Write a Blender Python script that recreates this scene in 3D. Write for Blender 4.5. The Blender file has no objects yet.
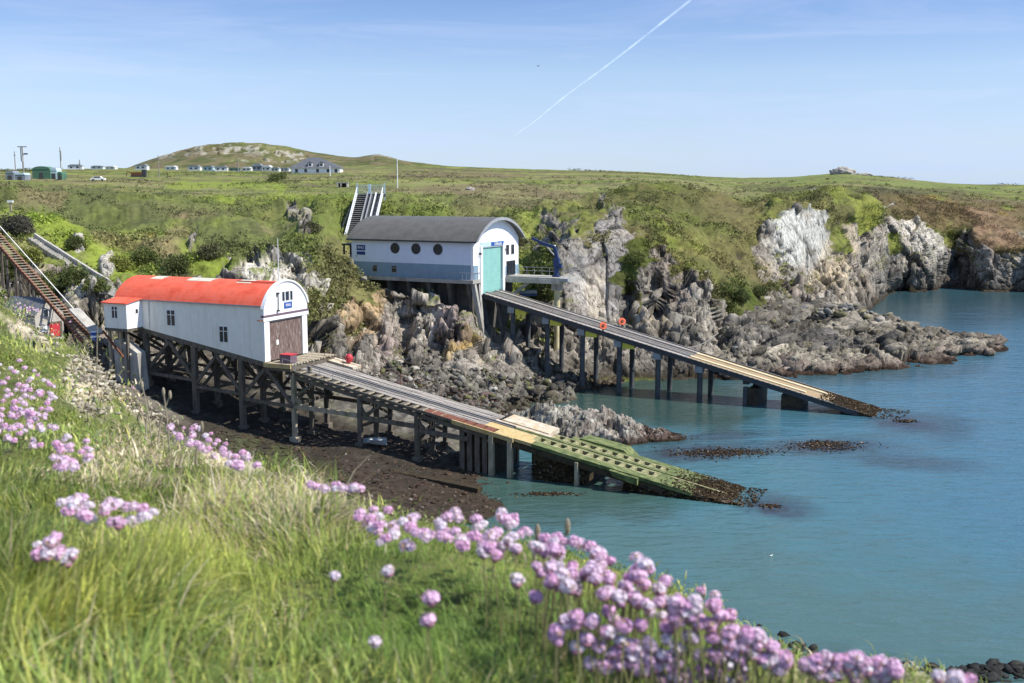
import bpy, bmesh, math, random
import numpy as np
from mathutils import Vector, Matrix

random.seed(7)
rng = np.random.default_rng(11)
sc = bpy.context.scene
COL = sc.collection
PI = math.pi

# ------------------------------------------------------------------ camera
F = 1100.0; CX = 512.0; CY = 341.5; H = 26.6
PITCH = math.atan((CY - 186.0) / F)
CP, SP = math.cos(PITCH), math.sin(PITCH)
cam = bpy.data.cameras.new('camera'); camo = bpy.data.objects.new('camera', cam); COL.objects.link(camo)
camo.location = (0, 0, H); camo.rotation_euler = (PI/2 - PITCH, 0, 0)
cam.sensor_width = 36; cam.lens = 36*F/1024; cam.clip_start = 0.05; cam.clip_end = 90000
cam.dof.use_dof = True; cam.dof.focus_distance = 100; cam.dof.aperture_fstop = 9.0
sc.camera = camo

def zat(y, d):
    v = (CY - y)/F
    return H + d*(-SP + v*CP)/(CP + v*SP)
def xat(x, y, d):
    v = (CY - y)/F
    return d*((x-CX)/F)/(CP + v*SP)
def at(x, y, d):
    """world point seen in direction (x, y) of the photograph at distance d ahead"""
    return Vector((xat(x, y, d), d, zat(y, d)))
def onz(x, y, z):
    v = (CY - y)/F
    d = (z-H)*(CP + v*SP)/(-SP + v*CP)
    return at(x, y, d)
def proj(X, Y, Z):
    h = Z - H
    fw = Y*CP - h*SP; up = Y*SP + h*CP
    return CX + F*X/fw, CY - F*up/fw

# ------------------------------------------------------------------ noise
def _h(ix, iy, iz, s):
    h = (ix.astype(np.int64)*73856093 ^ iy.astype(np.int64)*19349663 ^ iz.astype(np.int64)*83492791 ^ (s*2654435761)) & 0xffffffff
    h = (h ^ (h >> 15))*2246822519 & 0xffffffff
    h = (h ^ (h >> 13))*3266489917 & 0xffffffff
    h = h ^ (h >> 16)
    return (h & 0xffffff)/16777215.0
def vnoise(p, s=0):
    i = np.floor(p); f = p - i; f = f*f*(3-2*f); i = i.astype(np.int64)
    r = 0
    for dx in (0, 1):
        wx = f[:, 0] if dx else 1-f[:, 0]
        for dy in (0, 1):
            wy = f[:, 1] if dy else 1-f[:, 1]
            for dz in (0, 1):
                wz = f[:, 2] if dz else 1-f[:, 2]
                r = r + wx*wy*wz*_h(i[:, 0]+dx, i[:, 1]+dy, i[:, 2]+dz, s)
    return r
def fbm(p, o=4, s=0, g=0.5):
    a = 1; t = 0; r = 0; q = p.copy()
    for k in range(o):
        r = r + a*(vnoise(q, s+k*17)-0.5); t += a; a *= g; q = q*2.03 + 11.3
    return r/t*2
JOINTS = np.array([(1.25, .2, .25), (1.0, 0, -.35), (-1.0, .1, -.2), (.1, .2, 1.1), (-.35, .1, .5)])
def facet(p, s=0, tilt=1.5, box=False):
    """blocky stone: every cell is a tilted plane; returns height and distance to the crack"""
    i = np.floor(p).astype(np.int64)
    b1 = np.full(len(p), 9e9); b2 = b1.copy(); val = np.zeros(len(p))
    for dx in (-1, 0, 1):
        for dy in (-1, 0, 1):
            for dz in (-1, 0, 1):
                jx, jy, jz = i[:, 0]+dx, i[:, 1]+dy, i[:, 2]+dz
                c = np.stack([jx+_h(jx, jy, jz, s+1), jy+_h(jx, jy, jz, s+2), jz+_h(jx, jy, jz, s+3)], 1)
                dv = p - c; d = (np.maximum(np.maximum(np.abs(dv[:, 0]), np.abs(dv[:, 1])), np.abs(dv[:, 2]))*.8+.2*np.abs(dv).sum(1))**2 if box else (dv*dv).sum(1)
                if box:      # rock breaks along a few shared joint directions
                    w3_ = _h(jx, jy, jz, s+8); g = JOINTS[np.minimum((w3_*len(JOINTS)).astype(int), len(JOINTS)-1)]
                    v = .75*(_h(jx, jy, jz, s+4)-0.5) + tilt*.52*((dv*g).sum(1) + .22*(dv[:, 0]*(_h(jx, jy, jz, s+5)-.5) + dv[:, 2]*(_h(jx, jy, jz, s+7)-.5)))
                else: v = .7*(_h(jx, jy, jz, s+4)-0.5) + tilt*(dv[:, 0]*(_h(jx, jy, jz, s+5)-.5) + dv[:, 1]*(_h(jx, jy, jz, s+6)-.5) + dv[:, 2]*(_h(jx, jy, jz, s+7)-.5))
                n = d < b1
                b2 = np.where(n, b1, np.minimum(b2, d)); val = np.where(n, v, val); b1 = np.where(n, d, b1)
    return val, np.sqrt(b2)-np.sqrt(b1)
def sstep(a, b, x):
    t = np.clip((x-a)/(b-a), 0, 1); return t*t*(3-2*t)
def mix(a, b, t):
    t = np.asarray(t)[..., None]; return np.asarray(a)*(1-t) + np.asarray(b)*t

# ------------------------------------------------------------------ tags and meshes
def tag(o, label=None, cat=None, group=None, kind=None):
    if label: o['label'] = label
    if cat: o['category'] = cat
    if group: o['group'] = group
    if kind: o['kind'] = kind
    return o
def empty(name, loc, rz=0, label=None, cat=None, group=None):
    o = bpy.data.objects.new(name, None); COL.objects.link(o); o.location = loc; o.rotation_euler = (0, 0, rz)
    o.empty_display_size = 0.3
    return tag(o, label, cat, group)
def np_mesh(name, V, Q, mat, parent=None, col=None, smooth=False):
    me = bpy.data.meshes.new(name)
    V = np.asarray(V, dtype=np.float32); Q = np.asarray(Q, dtype=np.int32)
    k = Q.shape[1]
    me.vertices.add(len(V)); me.vertices.foreach_set('co', V.ravel())
    me.loops.add(Q.size); me.loops.foreach_set('vertex_index', Q.ravel())
    me.polygons.add(len(Q)); me.polygons.foreach_set('loop_start', np.arange(0, Q.size, k, dtype=np.int32))
    me.polygons.foreach_set('loop_total', np.full(len(Q), k, dtype=np.int32))
    if smooth: me.polygons.foreach_set('use_smooth', np.ones(len(Q), dtype=bool))
    me.update(calc_edges=True)
    if col is not None:
        a = me.color_attributes.new('Col', 'FLOAT_COLOR', 'POINT')
        c = np.ones((len(V), 4), dtype=np.float32); c[:, :np.asarray(col).shape[1]] = col
        a.data.foreach_set('color', c.ravel())
    me.materials.append(mat)
    o = bpy.data.objects.new(name, me); COL.objects.link(o)
    if parent: o.parent = parent
    return o
def grid_quads(nc, nr):
    a = (np.arange(nc-1)[:, None]*nr + np.arange(nr-1)[None, :]).ravel()
    return np.stack([a, a+nr, a+nr+1, a+1], 1)

class MB:
    def __init__(s): s.v = []; s.f = []
    def add(s, vs, fs):
        n = len(s.v); s.v += [tuple(v) for v in vs]; s.f += [tuple(n+i for i in f) for f in fs]; return s
    def box(s, x0, x1, y0, y1, z0, z1):
        return s.add([(x0,y0,z0),(x1,y0,z0),(x1,y1,z0),(x0,y1,z0),(x0,y0,z1),(x1,y0,z1),(x1,y1,z1),(x0,y1,z1)],
                     [(0,3,2,1),(4,5,6,7),(0,1,5,4),(1,2,6,5),(2,3,7,6),(3,0,4,7)])
    def bar(s, a, b, w, h, up=(0,0,1)):
        a = Vector(a); b = Vector(b); d = (b-a).normalized(); up = Vector(up)
        if abs(d.dot(up)) > .98: up = Vector((1,0,0))
        sd = d.cross(up).normalized()*w/2; u = sd.cross(d).normalized()*h/2
        vs = [p+e for p in (a, b) for e in (-sd-u, sd-u, sd+u, -sd+u)]
        return s.add(vs, [(0,1,2,3),(7,6,5,4),(0,4,5,1),(1,5,6,2),(2,6,7,3),(3,7,4,0)])
    def tube(s, a, b, r, r2=None, n=10, cap=True):
        r2 = r if r2 is None else r2
        a = Vector(a); b = Vector(b); d = (b-a).normalized(); t = Vector((1,0,0)) if abs(d.x) < .9 else Vector((0,1,0))
        u = d.cross(t).normalized(); w = d.cross(u)
        vs = []
        for p, q in ((a, r), (b, r2)):
            for k in range(n):
                c = 2*PI*k/n; vs.append(p + u*q*math.cos(c) + w*q*math.sin(c))
        fs = [(k, (k+1) % n, n+(k+1) % n, n+k) for k in range(n)]
        if cap: fs += [tuple(reversed(range(n))), tuple(range(n, 2*n))]
        return s.add(vs, fs)
    def path(s, pts, r, n=6):
        for a, b in zip(pts[:-1], pts[1:]): s.tube(a, b, r, n=n)
        return s
    def prism(s, poly, axis, a, b):
        """poly in the plane across axis, from a to b along it"""
        def m(p, t):
            return {0: (t, p[0], p[1]), 1: (p[0], t, p[1]), 2: (p[0], p[1], t)}[axis]
        n = len(poly)
        vs = [m(p, a) for p in poly] + [m(p, b) for p in poly]
        fs = [tuple(range(n)), tuple(reversed(range(n, 2*n)))] + [(k, n+k, n+(k+1) % n, (k+1) % n) for k in range(n)]
        return s.add(vs, fs)
    def sphere(s, c, r, n=10, m=7, sq=(1,1,1)):
        c = Vector(c); vs = []; fs = []
        for i in range(m+1):
            a = PI*i/m
            for k in range(n):
                b = 2*PI*k/n
                vs.append((c.x+r*sq[0]*math.sin(a)*math.cos(b), c.y+r*sq[1]*math.sin(a)*math.sin(b), c.z+r*sq[2]*math.cos(a)))
        for i in range(m):
            for k in range(n): fs.append((i*n+k, (i+1)*n+k, (i+1)*n+(k+1) % n, i*n+(k+1) % n))
        return s.add(vs, fs)
    def build(s, name, mat, parent=None, smooth=False, bevel=0):
        me = bpy.data.meshes.new(name); me.from_pydata(s.v, [], s.f)
        bm = bmesh.new(); bm.from_mesh(me)
        bmesh.ops.remove_doubles(bm, verts=bm.verts, dist=1e-5)
        bmesh.ops.recalc_face_normals(bm, faces=bm.faces)
        if bevel: bmesh.ops.bevel(bm, geom=list(bm.edges), offset=bevel, segments=1, affect='EDGES')
        bm.to_mesh(me); bm.free()
        if smooth:
            for p in me.polygons: p.use_smooth = True
        me.materials.append(mat)
        o = bpy.data.objects.new(name, me); COL.objects.link(o)
        if parent: o.parent = parent
        return o

# ------------------------------------------------------------------ materials
def node(nt, t, **k):
    n = nt.nodes.new(t)
    for a, v in k.items():
        if a in n.inputs.keys(): n.inputs[a].default_value = v
        else: setattr(n, a, v)
    return n
def ramp(nt, fac, stops):
    r = nt.nodes.new('ShaderNodeValToRGB'); e = r.color_ramp.elements
    while len(e) < len(stops): e.new(0.5)
    for q, (p, c) in zip(e, stops):
        q.position = p; q.color = (*c, 1)
    nt.links.new(fac, r.inputs['Fac']); return r.outputs['Color']
def mat(name, c1, c2=None, scale=3.0, rough=0.8, metal=0.0, bump=0.2, bscale=None, bdist=0.02, detail=6, stretch=(1,1,1),
        streak=None, strata=None, attr=False, lines=None, spec=0.3, c3=None):
    m = bpy.data.materials.new(name); m.use_nodes = True; nt = m.node_tree; L = nt.links
    b = nt.nodes['Principled BSDF']; b.inputs['Roughness'].default_value = rough; b.inputs['Metallic'].default_value = metal
    b.inputs['Specular IOR Level'].default_value = spec
    tc = nt.nodes.new('ShaderNodeTexCoord'); mp = node(nt, 'ShaderNodeMapping'); mp.inputs['Scale'].default_value = stretch
    L.new(tc.outputs['Object'], mp.inputs['Vector'])
    nz = node(nt, 'ShaderNodeTexNoise', Scale=scale, Detail=detail, Roughness=0.62); L.new(mp.outputs[0], nz.inputs['Vector'])
    c2 = c2 or c1
    stops = [(0.33, c1), (0.66, c2)] if c3 is None else [(0.3, c1), (0.52, c2), (0.7, c3)]
    out = ramp(nt, nz.outputs['Fac'], stops)
    if attr:
        vc = node(nt, 'ShaderNodeVertexColor', layer_name='Col')
        mx = node(nt, 'ShaderNodeMix', data_type='RGBA', blend_type='MULTIPLY'); mx.inputs[0].default_value = 1
        L.new(vc.outputs[0], mx.inputs[6]); L.new(out, mx.inputs[7]); out = mx.outputs[2]
    if strata:   # leaning bedding, thin open joints and lichen on the parts marked as bare rock (alpha of the colour)
        m3 = node(nt, 'ShaderNodeMapping'); m3.inputs['Rotation'].default_value = (.15, strata, 0); m3.inputs['Scale'].default_value = (.9, .9, .16)
        L.new(tc.outputs['Object'], m3.inputs['Vector']); m4 = node(nt, 'ShaderNodeMapping'); m4.inputs['Rotation'].default_value = (0, strata+1.25, .5); m4.inputs['Scale'].default_value = (.55, .55, .12)
        L.new(tc.outputs['Object'], m4.inputs['Vector']); fac = None
        for mm_, sc_, wd_, dp_ in ((m3, .55, .018, .75), (m3, 1.7, .030, .5), (m4, .6, .016, .7)):
            n3 = node(nt, 'ShaderNodeTexNoise', Scale=sc_, Detail=3, Roughness=.5, Distortion=.25); L.new(mm_.outputs[0], n3.inputs['Vector'])
            s3 = node(nt, 'ShaderNodeMath', operation='SUBTRACT'); L.new(n3.outputs['Fac'], s3.inputs[0]); s3.inputs[1].default_value = .5
            a3 = node(nt, 'ShaderNodeMath', operation='ABSOLUTE'); L.new(s3.outputs[0], a3.inputs[0])
            r3 = node(nt, 'ShaderNodeMapRange'); r3.inputs[1].default_value = 0; r3.inputs[2].default_value = wd_; r3.inputs[3].default_value = 1-dp_; r3.inputs[4].default_value = 1; L.new(a3.outputs[0], r3.inputs[0])
            if fac is None: fac = r3.outputs[0]
            else:
                mu3 = node(nt, 'ShaderNodeMath', operation='MULTIPLY'); L.new(fac, mu3.inputs[0]); L.new(r3.outputs[0], mu3.inputs[1]); fac = mu3.outputs[0]
        n5 = node(nt, 'ShaderNodeTexNoise', Scale=2.6, Detail=8, Roughness=.7); L.new(m3.outputs[0], n5.inputs['Vector'])
        r5 = node(nt, 'ShaderNodeMapRange'); r5.inputs[1].default_value = .3; r5.inputs[2].default_value = .7; r5.inputs[3].default_value = .62; r5.inputs[4].default_value = 1.42; L.new(n5.outputs['Fac'], r5.inputs[0])
        mu5 = node(nt, 'ShaderNodeMath', operation='MULTIPLY'); L.new(fac, mu5.inputs[0]); L.new(r5.outputs[0], mu5.inputs[1])
        cm = nt.nodes.new('ShaderNodeCombineColor')
        for k in range(3): L.new(mu5.outputs[0], cm.inputs[k])
        mx = node(nt, 'ShaderNodeMix', data_type='RGBA', blend_type='MULTIPLY'); L.new(vc.outputs['Alpha'], mx.inputs[0]); L.new(out, mx.inputs[6]); L.new(cm.outputs[0], mx.inputs[7]); out = mx.outputs[2]
    if streak:   # vertical stains with an irregular shape of their own
        m2 = node(nt, 'ShaderNodeMapping'); m2.inputs['Scale'].default_value = (streak[1], streak[1], streak[1]*0.12)
        L.new(tc.outputs['Object'], m2.inputs['Vector'])
        n2 = node(nt, 'ShaderNodeTexNoise', Scale=1.0, Detail=5, Roughness=0.6); L.new(m2.outputs[0], n2.inputs['Vector'])
        mr = node(nt, 'ShaderNodeMapRange'); mr.inputs[1].default_value = .52; mr.inputs[2].default_value = .72; mr.inputs[4].default_value = streak[2]
        L.new(n2.outputs['Fac'], mr.inputs[0])
        mx = node(nt, 'ShaderNodeMix', data_type='RGBA'); L.new(mr.outputs[0], mx.inputs[0]); L.new(out, mx.inputs[6])
        mx.inputs[7].default_value = (*streak[0], 1); out = mx.outputs[2]
    L.new(out, b.inputs['Base Color'])
    nb = node(nt, 'ShaderNodeTexNoise', Scale=bscale or scale*4, Detail=8, Roughness=0.65); L.new(mp.outputs[0], nb.inputs['Vector'])
    hgt = nb.outputs['Fac']
    if lines:    # boards, corrugation or panel joints as relief: (axis, per metre, strength)
        sp = nt.nodes.new('ShaderNodeSeparateXYZ'); L.new(tc.outputs['Object'], sp.inputs[0])
        mu = node(nt, 'ShaderNodeMath', operation='MULTIPLY'); L.new(sp.outputs[lines[0]], mu.inputs[0]); mu.inputs[1].default_value = lines[1]
        if len(lines) > 3:
            fr = node(nt, 'ShaderNodeMath', operation='FRACT'); L.new(mu.outputs[0], fr.inputs[0])
            gt = node(nt, 'ShaderNodeMath', operation='GREATER_THAN'); L.new(fr.outputs[0], gt.inputs[0]); gt.inputs[1].default_value = lines[3]
            so = gt.outputs[0]
        else:
            si = node(nt, 'ShaderNodeMath', operation='SINE'); L.new(mu.outputs[0], si.inputs[0]); so = si.outputs[0]
        ma = node(nt, 'ShaderNodeMath', operation='MULTIPLY_ADD'); L.new(so, ma.inputs[0]); ma.inputs[1].default_value = lines[2]; L.new(hgt, ma.inputs[2])
        hgt = ma.outputs[0]
    bp = node(nt, 'ShaderNodeBump', Strength=bump, Distance=bdist); L.new(hgt, bp.inputs['Height']); L.new(bp.outputs[0], b.inputs['Normal'])
    return m
M = {}
M['white_sheet'] = mat('white_sheet', (.76,.75,.66), (.83,.81,.72), 1.2, .6, streak=((.55,.52,.40), 1.6, .5), lines=(0, 16, 1.5), bump=.25)
M['white_paint'] = mat('white_paint', (.76,.76,.74), (.84,.84,.82), 2, .55, bump=.05, streak=((.6,.58,.5), 2, .3))
M['red_roof'] = mat('red_roof', (.62,.075,.035), (.74,.13,.07), .7, .65, lines=(0, 5.5, 1.6, .12), bump=.5, streak=((.50,.09,.05), 2.2, .5), c3=(.68,.13,.08))
M['skylight'] = mat('skylight', (.55,.50,.36), (.66,.62,.48), 2, .4, lines=(0, 20, 1.5), bump=.2)
M['old_timber'] = mat('old_timber', (.075,.062,.048), (.17,.145,.115), 2.5, .9, bump=.5, stretch=(1,1,.3), streak=((.10,.12,.05), 1.2, .6))
M['post_timber'] = mat('post_timber', (.24,.20,.14), (.44,.38,.28), 2.0, .9, bump=.5, stretch=(1,1,.3), streak=((.12,.13,.06), 1.5, .8))
M['door_timber'] = mat('door_timber', (.07,.045,.038), (.16,.11,.095), 3, .9, bump=.6, stretch=(1,3.5,.5), c3=(.36,.31,.28), lines=(1, 6.0, 2.0, .1))
M['trim_purple'] = mat('trim_purple', (.12,.08,.11), (.17,.12,.14), 3, .7)
M['dark_glass'] = mat('dark_glass', (.015,.02,.03), (.03,.035,.045), 1, .12, bump=.0, spec=.5)
M['navy'] = mat('navy', (.012,.035,.16), (.018,.05,.2), 3, .5, bump=.05)
M['sign_blue'] = mat('sign_blue', (.02,.07,.30), (.03,.09,.34), 3, .5, bump=.02)
M['deck_grey'] = mat('deck_grey', (.15,.13,.11), (.36,.325,.285), 1.2, .85, bump=.4, stretch=(.4,2.5,1), c3=(.24,.205,.17))
M['rail_steel'] = mat('rail_steel', (.22,.205,.185), (.36,.34,.315), 2, .45, .4, bump=.1)
M['concrete'] = mat('concrete', (.27,.26,.23), (.42,.40,.36), .9, .9, bump=.4, streak=((.14,.13,.10), 1.1, .7))
M['pale_concrete'] = mat('pale_concrete', (.36,.30,.21), (.60,.52,.41), 1.6, .85, bump=.3, streak=((.50,.32,.12), 1.2, .7))
M['rust'] = mat('rust', (.10,.035,.02), (.24,.09,.05), 2, .85, bump=.4)
M['rust_band'] = mat('rust_band', (.11,.04,.025), (.20,.08,.05), 2, .85, bump=.4)
M['ochre'] = mat('ochre', (.34,.22,.07), (.50,.38,.18), 1.3, .85, bump=.35, c3=(.22,.16,.08))
M['algae'] = mat('algae', (.035,.045,.02), (.12,.15,.05), 2.2, .85, bump=.8, c3=(.24,.24,.11), stretch=(.6,1.4,1))
M['algae_pale'] = mat('algae_pale', (.08,.09,.035), (.24,.23,.11), 2.6, .85, bump=.7, c3=(.42,.37,.22))
M['weedy'] = mat('weedy', (.015,.013,.009), (.05,.035,.02), 2.2, .6, bump=.9, bdist=.08, c3=(.07,.055,.02))
M['tan_deck'] = mat('tan_deck', (.22,.15,.08), (.36,.26,.15), 1.4, .85, bump=.4, stretch=(.5,2,1), c3=(.15,.12,.06))
M['cream_strip'] = mat('cream_strip', (.60,.50,.30), (.72,.62,.42), 1.2, .8, bump=.2)
M['pile'] = mat('pile', (.045,.05,.055), (.10,.105,.11), 1.5, .7, bump=.4, streak=((.03,.03,.02), 1.5, .6))
M['pile_cap'] = mat('pile_cap', (.20,.22,.24), (.30,.32,.33), 1.5, .8, bump=.2)
M['yellow'] = mat('yellow', (.50,.46,.05), (.62,.58,.10), 2, .6)
M['yellow_post'] = mat('yellow_post', (.50,.42,.22), (.64,.58,.38), 1.2, .8, bump=.2)
M['shaded_white'] = mat('shaded_white', (.60,.66,.76), (.66,.71,.80), 1, .6, bump=.12, lines=(0, 1.1, .6, .03))  # white of the side wall with its bluish skylit shade in the colour
M['front_white'] = mat('front_white', (.78,.79,.80), (.84,.85,.86), 1, .55, bump=.04)
M['blue_band'] = mat('blue_band', (.19,.28,.35), (.23,.32,.39), 1, .6, bump=.12, lines=(2, 2.0, .6, .06))
M['grey_roof'] = mat('grey_roof', (.115,.108,.092), (.155,.145,.122), .8, .5, .2, lines=(0, 2.5, 1.5, .08), bump=.4, bdist=.03)
M['shaded_concrete'] = mat('shaded_concrete', (.06,.056,.05), (.13,.12,.105), .9, .9, bump=.4, streak=((.04,.04,.03), 1.1, .7))  # concrete darkened to carry the shade of the recess under the floor
M['teal_door'] = mat('teal_door', (.20,.42,.38), (.24,.47,.43), 1, .5, lines=(2, 1.6, 2.0, .05), bump=.5)
M['grey_steel'] = mat('grey_steel', (.28,.29,.30), (.38,.39,.40), 2, .6, .2)
M['white_steel'] = mat('white_steel', (.68,.70,.72), (.78,.79,.80), 2, .5)
M['dark_steel'] = mat('dark_steel', (.04,.045,.05), (.07,.07,.075), 2, .6)
M['crane_blue'] = mat('crane_blue', (.02,.04,.11), (.03,.055,.15), 2, .4)
M['orange'] = mat('orange', (.65,.10,.04), (.72,.16,.08), 3, .6)
M['red_paint'] = mat('red_paint', (.45,.03,.05), (.55,.06,.07), 3, .6)
M['slate'] = mat('slate', (.085,.09,.105), (.14,.145,.16), 1.5, .7, bump=.3, lines=(2, 4, 1.0, .1))
M['stone_wall'] = mat('stone_wall', (.28,.25,.22), (.48,.45,.40), 2.5, .9, bump=.6, c3=(.36,.32,.28))
M['caravan_white'] = mat('caravan_white', (.62,.64,.62), (.72,.72,.70), 1, .5)
M['caravan_grey'] = mat('caravan_grey', (.16,.19,.22), (.24,.27,.30), 1, .6)
M['green_shed'] = mat('green_shed', (.05,.13,.08), (.09,.18,.12), 1, .6, lines=(0, 12, 1.2))
M['dinghy_grey'] = mat('dinghy_grey', (.22,.25,.27), (.34,.37,.38), 1, .5)
M['pale_blue'] = mat('pale_blue', (.38,.52,.56), (.48,.60,.62), 1, .5)
M['pole_wood'] = mat('pole_wood', (.20,.18,.16), (.30,.28,.25), 3, .8)
M['cable'] = mat('cable', (.04,.035,.03), (.08,.07,.06), 3, .8)
M['terrain'] = mat('terrain', (.68,.68,.68), (1.0,.99,.97), 1.1, .95, bump=.55, bscale=3.2, bdist=.16, attr=True, spec=.1, c3=(1.3,1.28,1.25), detail=9, strata=-.35)
M['fine_ground'] = mat('fine_ground', (.6,.6,.6), (1.25,1.25,1.25), 6, .95, bump=.6, bscale=30, bdist=.02, attr=True, spec=.1)
M['outcrop'] = mat('outcrop', (.17,.155,.14), (.40,.37,.33), 1.1, .95, bump=.8, bscale=2.5, bdist=.2, c3=(.26,.24,.215))
def leafy(name, t=.35, rough=.7):
    m = bpy.data.materials.new(name); m.use_nodes = True; nt = m.node_tree; L = nt.links
    b = nt.nodes['Principled BSDF']; b.inputs['Roughness'].default_value = rough; b.inputs['Specular IOR Level'].default_value = .25
    vc = node(nt, 'ShaderNodeVertexColor', layer_name='Col'); L.new(vc.outputs[0], b.inputs['Base Color'])
    tr = nt.nodes.new('ShaderNodeBsdfTranslucent'); L.new(vc.outputs[0], tr.inputs[0])
    mx = nt.nodes.new('ShaderNodeMixShader'); mx.inputs[0].default_value = t
    L.new(b.outputs[0], mx.inputs[1]); L.new(tr.outputs[0], mx.inputs[2]); L.new(mx.outputs[0], nt.nodes['Material Output'].inputs[0])
    return m
M['leaf'] = leafy('leaf', .3); M['blade'] = leafy('blade', .4, .5); M['petal'] = leafy('petal', .28, .6)
# ------------------------------------------------------------------ world, sun
SUN_EL = math.radians(50); SUN_AZ = math.radians(-12)      # azimuth counted from +X
w = bpy.data.worlds.new('World'); sc.world = w; w.use_nodes = True; nt = w.node_tree
bg = nt.nodes['Background']; sky = nt.nodes.new('ShaderNodeTexSky'); sky.sky_type = 'NISHITA'; sky.sun_disc = False
sky.sun_elevation = SUN_EL; sky.sun_rotation = PI/2 - SUN_AZ
sky.altitude = 0; sky.air_density = 1.0; sky.dust_density = 0.0; sky.ozone_density = 4.0
bg.inputs[1].default_value = 0.13
# thin high cirrus wisps mixed into the sky
tc = nt.nodes.new('ShaderNodeTexCoord'); mp = node(nt, 'ShaderNodeMapping'); mp.inputs['Scale'].default_value = (1.6, 1.6, 16)
mp.inputs['Rotation'].default_value = (0, math.radians(24), 0)
nz = node(nt, 'ShaderNodeTexNoise', Scale=2.2, Detail=7, Roughness=.62, Distortion=.5)
nt.links.new(tc.outputs['Generated'], mp.inputs[0]); nt.links.new(mp.outputs[0], nz.inputs['Vector'])
mr = node(nt, 'ShaderNodeMapRange'); mr.inputs[1].default_value = .47; mr.inputs[2].default_value = .78; mr.inputs[4].default_value = .42
nt.links.new(nz.outputs['Fac'], mr.inputs[0])
mx = node(nt, 'ShaderNodeMix', data_type='RGBA'); nt.links.new(mr.outputs[0], mx.inputs[0]); nt.links.new(sky.outputs[0], mx.inputs[6])
mx.inputs[7].default_value = (6.0, 6.6, 7.6, 1)
sz_ = nt.nodes.new('ShaderNodeSeparateXYZ'); nt.links.new(tc.outputs['Generated'], sz_.inputs[0])
clr = ramp(nt, sz_.outputs['Z'], [(0, (.36,.47,.76)), (.037, (.49,.515,.70)), (.096, (.62,.59,.665)), (.17, (.47,.50,.625)), (.40, (.95,.93,.93))])
tn = node(nt, 'ShaderNodeMix', data_type='RGBA', blend_type='MULTIPLY'); tn.inputs[0].default_value = 1; nt.links.new(mx.outputs[2], tn.inputs[6]); nt.links.new(clr, tn.inputs[7])
nt.links.new(tn.outputs[2], bg.inputs[0])
sl = bpy.data.lights.new('sun', 'SUN'); sl.energy = 4.0; sl.angle = math.radians(.55); sl.color = (1, .95, .87)
so = bpy.data.objects.new('sun', sl); COL.objects.link(so)
sd = Vector((math.cos(SUN_AZ)*math.cos(SUN_EL), math.sin(SUN_AZ)*math.cos(SUN_EL), math.sin(SUN_EL)))
so.rotation_euler = sd.to_track_quat('Z', 'Y').to_euler(); so.location = sd*200
sc.view_settings.view_transform = 'Standard'; sc.view_settings.look = 'None'; sc.view_settings.gamma = 1
sc.view_settings.exposure = 0.75
sc.cycles.max_bounces = 6; sc.cycles.diffuse_bounces = 3; sc.cycles.glossy_bounces = 2; sc.cycles.transmission_bounces = 2
sc.cycles.sample_clamp_indirect = 6; sc.cycles.use_denoising = True

# ------------------------------------------------------------------ sheets of terrain seen from the headland
def interp_knots(knots, xs, smooth):
    """knots {x: [(y, d) or ('z', z, d), ...]} -> D, Z arrays (columns, layers), smoothed over x"""
    kx = sorted(knots); n = len(knots[kx[0]])
    kd = np.zeros((len(kx), n)); kz = np.zeros((len(kx), n))
    for i, x in enumerate(kx):
        assert len(knots[x]) == n, x
        for j, p in enumerate(knots[x]):
            if p[0] == 's': kz[i, j] = p[2]; kd[i, j] = onz(512, p[1], p[2]).y
            elif p[0] == 'z': kz[i, j] = p[1]; kd[i, j] = p[2]
            else: kz[i, j] = zat(p[0], p[1]); kd[i, j] = p[1]
    D = np.stack([np.interp(xs, kx, kd[:, j]) for j in range(n)], 1)
    Z = np.stack([np.interp(xs, kx, kz[:, j]) for j in range(n)], 1)
    if smooth:
        k = np.exp(-.5*(np.arange(-3*smooth, 3*smooth+1)/smooth)**2); k /= k.sum(); pad = 3*smooth
        for A in (D, Z):
            for j in range(n): A[:, j] = np.convolve(np.pad(A[:, j], pad, mode='edge'), k, 'valid')
    return D, Z
def rows_of(D, Z, counts, blur=3):
    ds = []; zs = []; lay = []
    for j, c in enumerate(counts):
        t = np.arange(c)/c
        ds.append(D[:, j, None]*(1-t)+D[:, j+1, None]*t); zs.append(Z[:, j, None]*(1-t)+Z[:, j+1, None]*t); lay.append(j+t)
    ds.append(D[:, -1:]); zs.append(Z[:, -1:]); lay.append([len(counts)])
    d = np.concatenate(ds, 1); z = np.concatenate(zs, 1)
    for _ in range(blur):
        for A in (d, z): A[:, 1:-1] = (A[:, :-2]+A[:, 1:-1]*2+A[:, 2:])/4
    return d, z, np.concatenate(lay)
def normals(P):
    gu = np.gradient(P, axis=0); gv = np.gradient(P, axis=1)
    n = np.cross(gu, gv); n /= np.linalg.norm(n, axis=2, keepdims=True)+1e-9
    return n
def blob(px, py, x, y, rx, ry, rot=0, soft=.35, wob=None):
    a = math.radians(rot); u = (px-x)*math.cos(a)+(py-y)*math.sin(a); v = -(px-x)*math.sin(a)+(py-y)*math.cos(a)
    r = np.sqrt((u/rx)**2+(v/ry)**2)
    if wob is not None: r = r + wob
    return 1-sstep(1-soft, 1+soft, r)

Z = lambda z, d: ('z', z, d)
S = lambda y, z: ('s', y, z)
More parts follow.
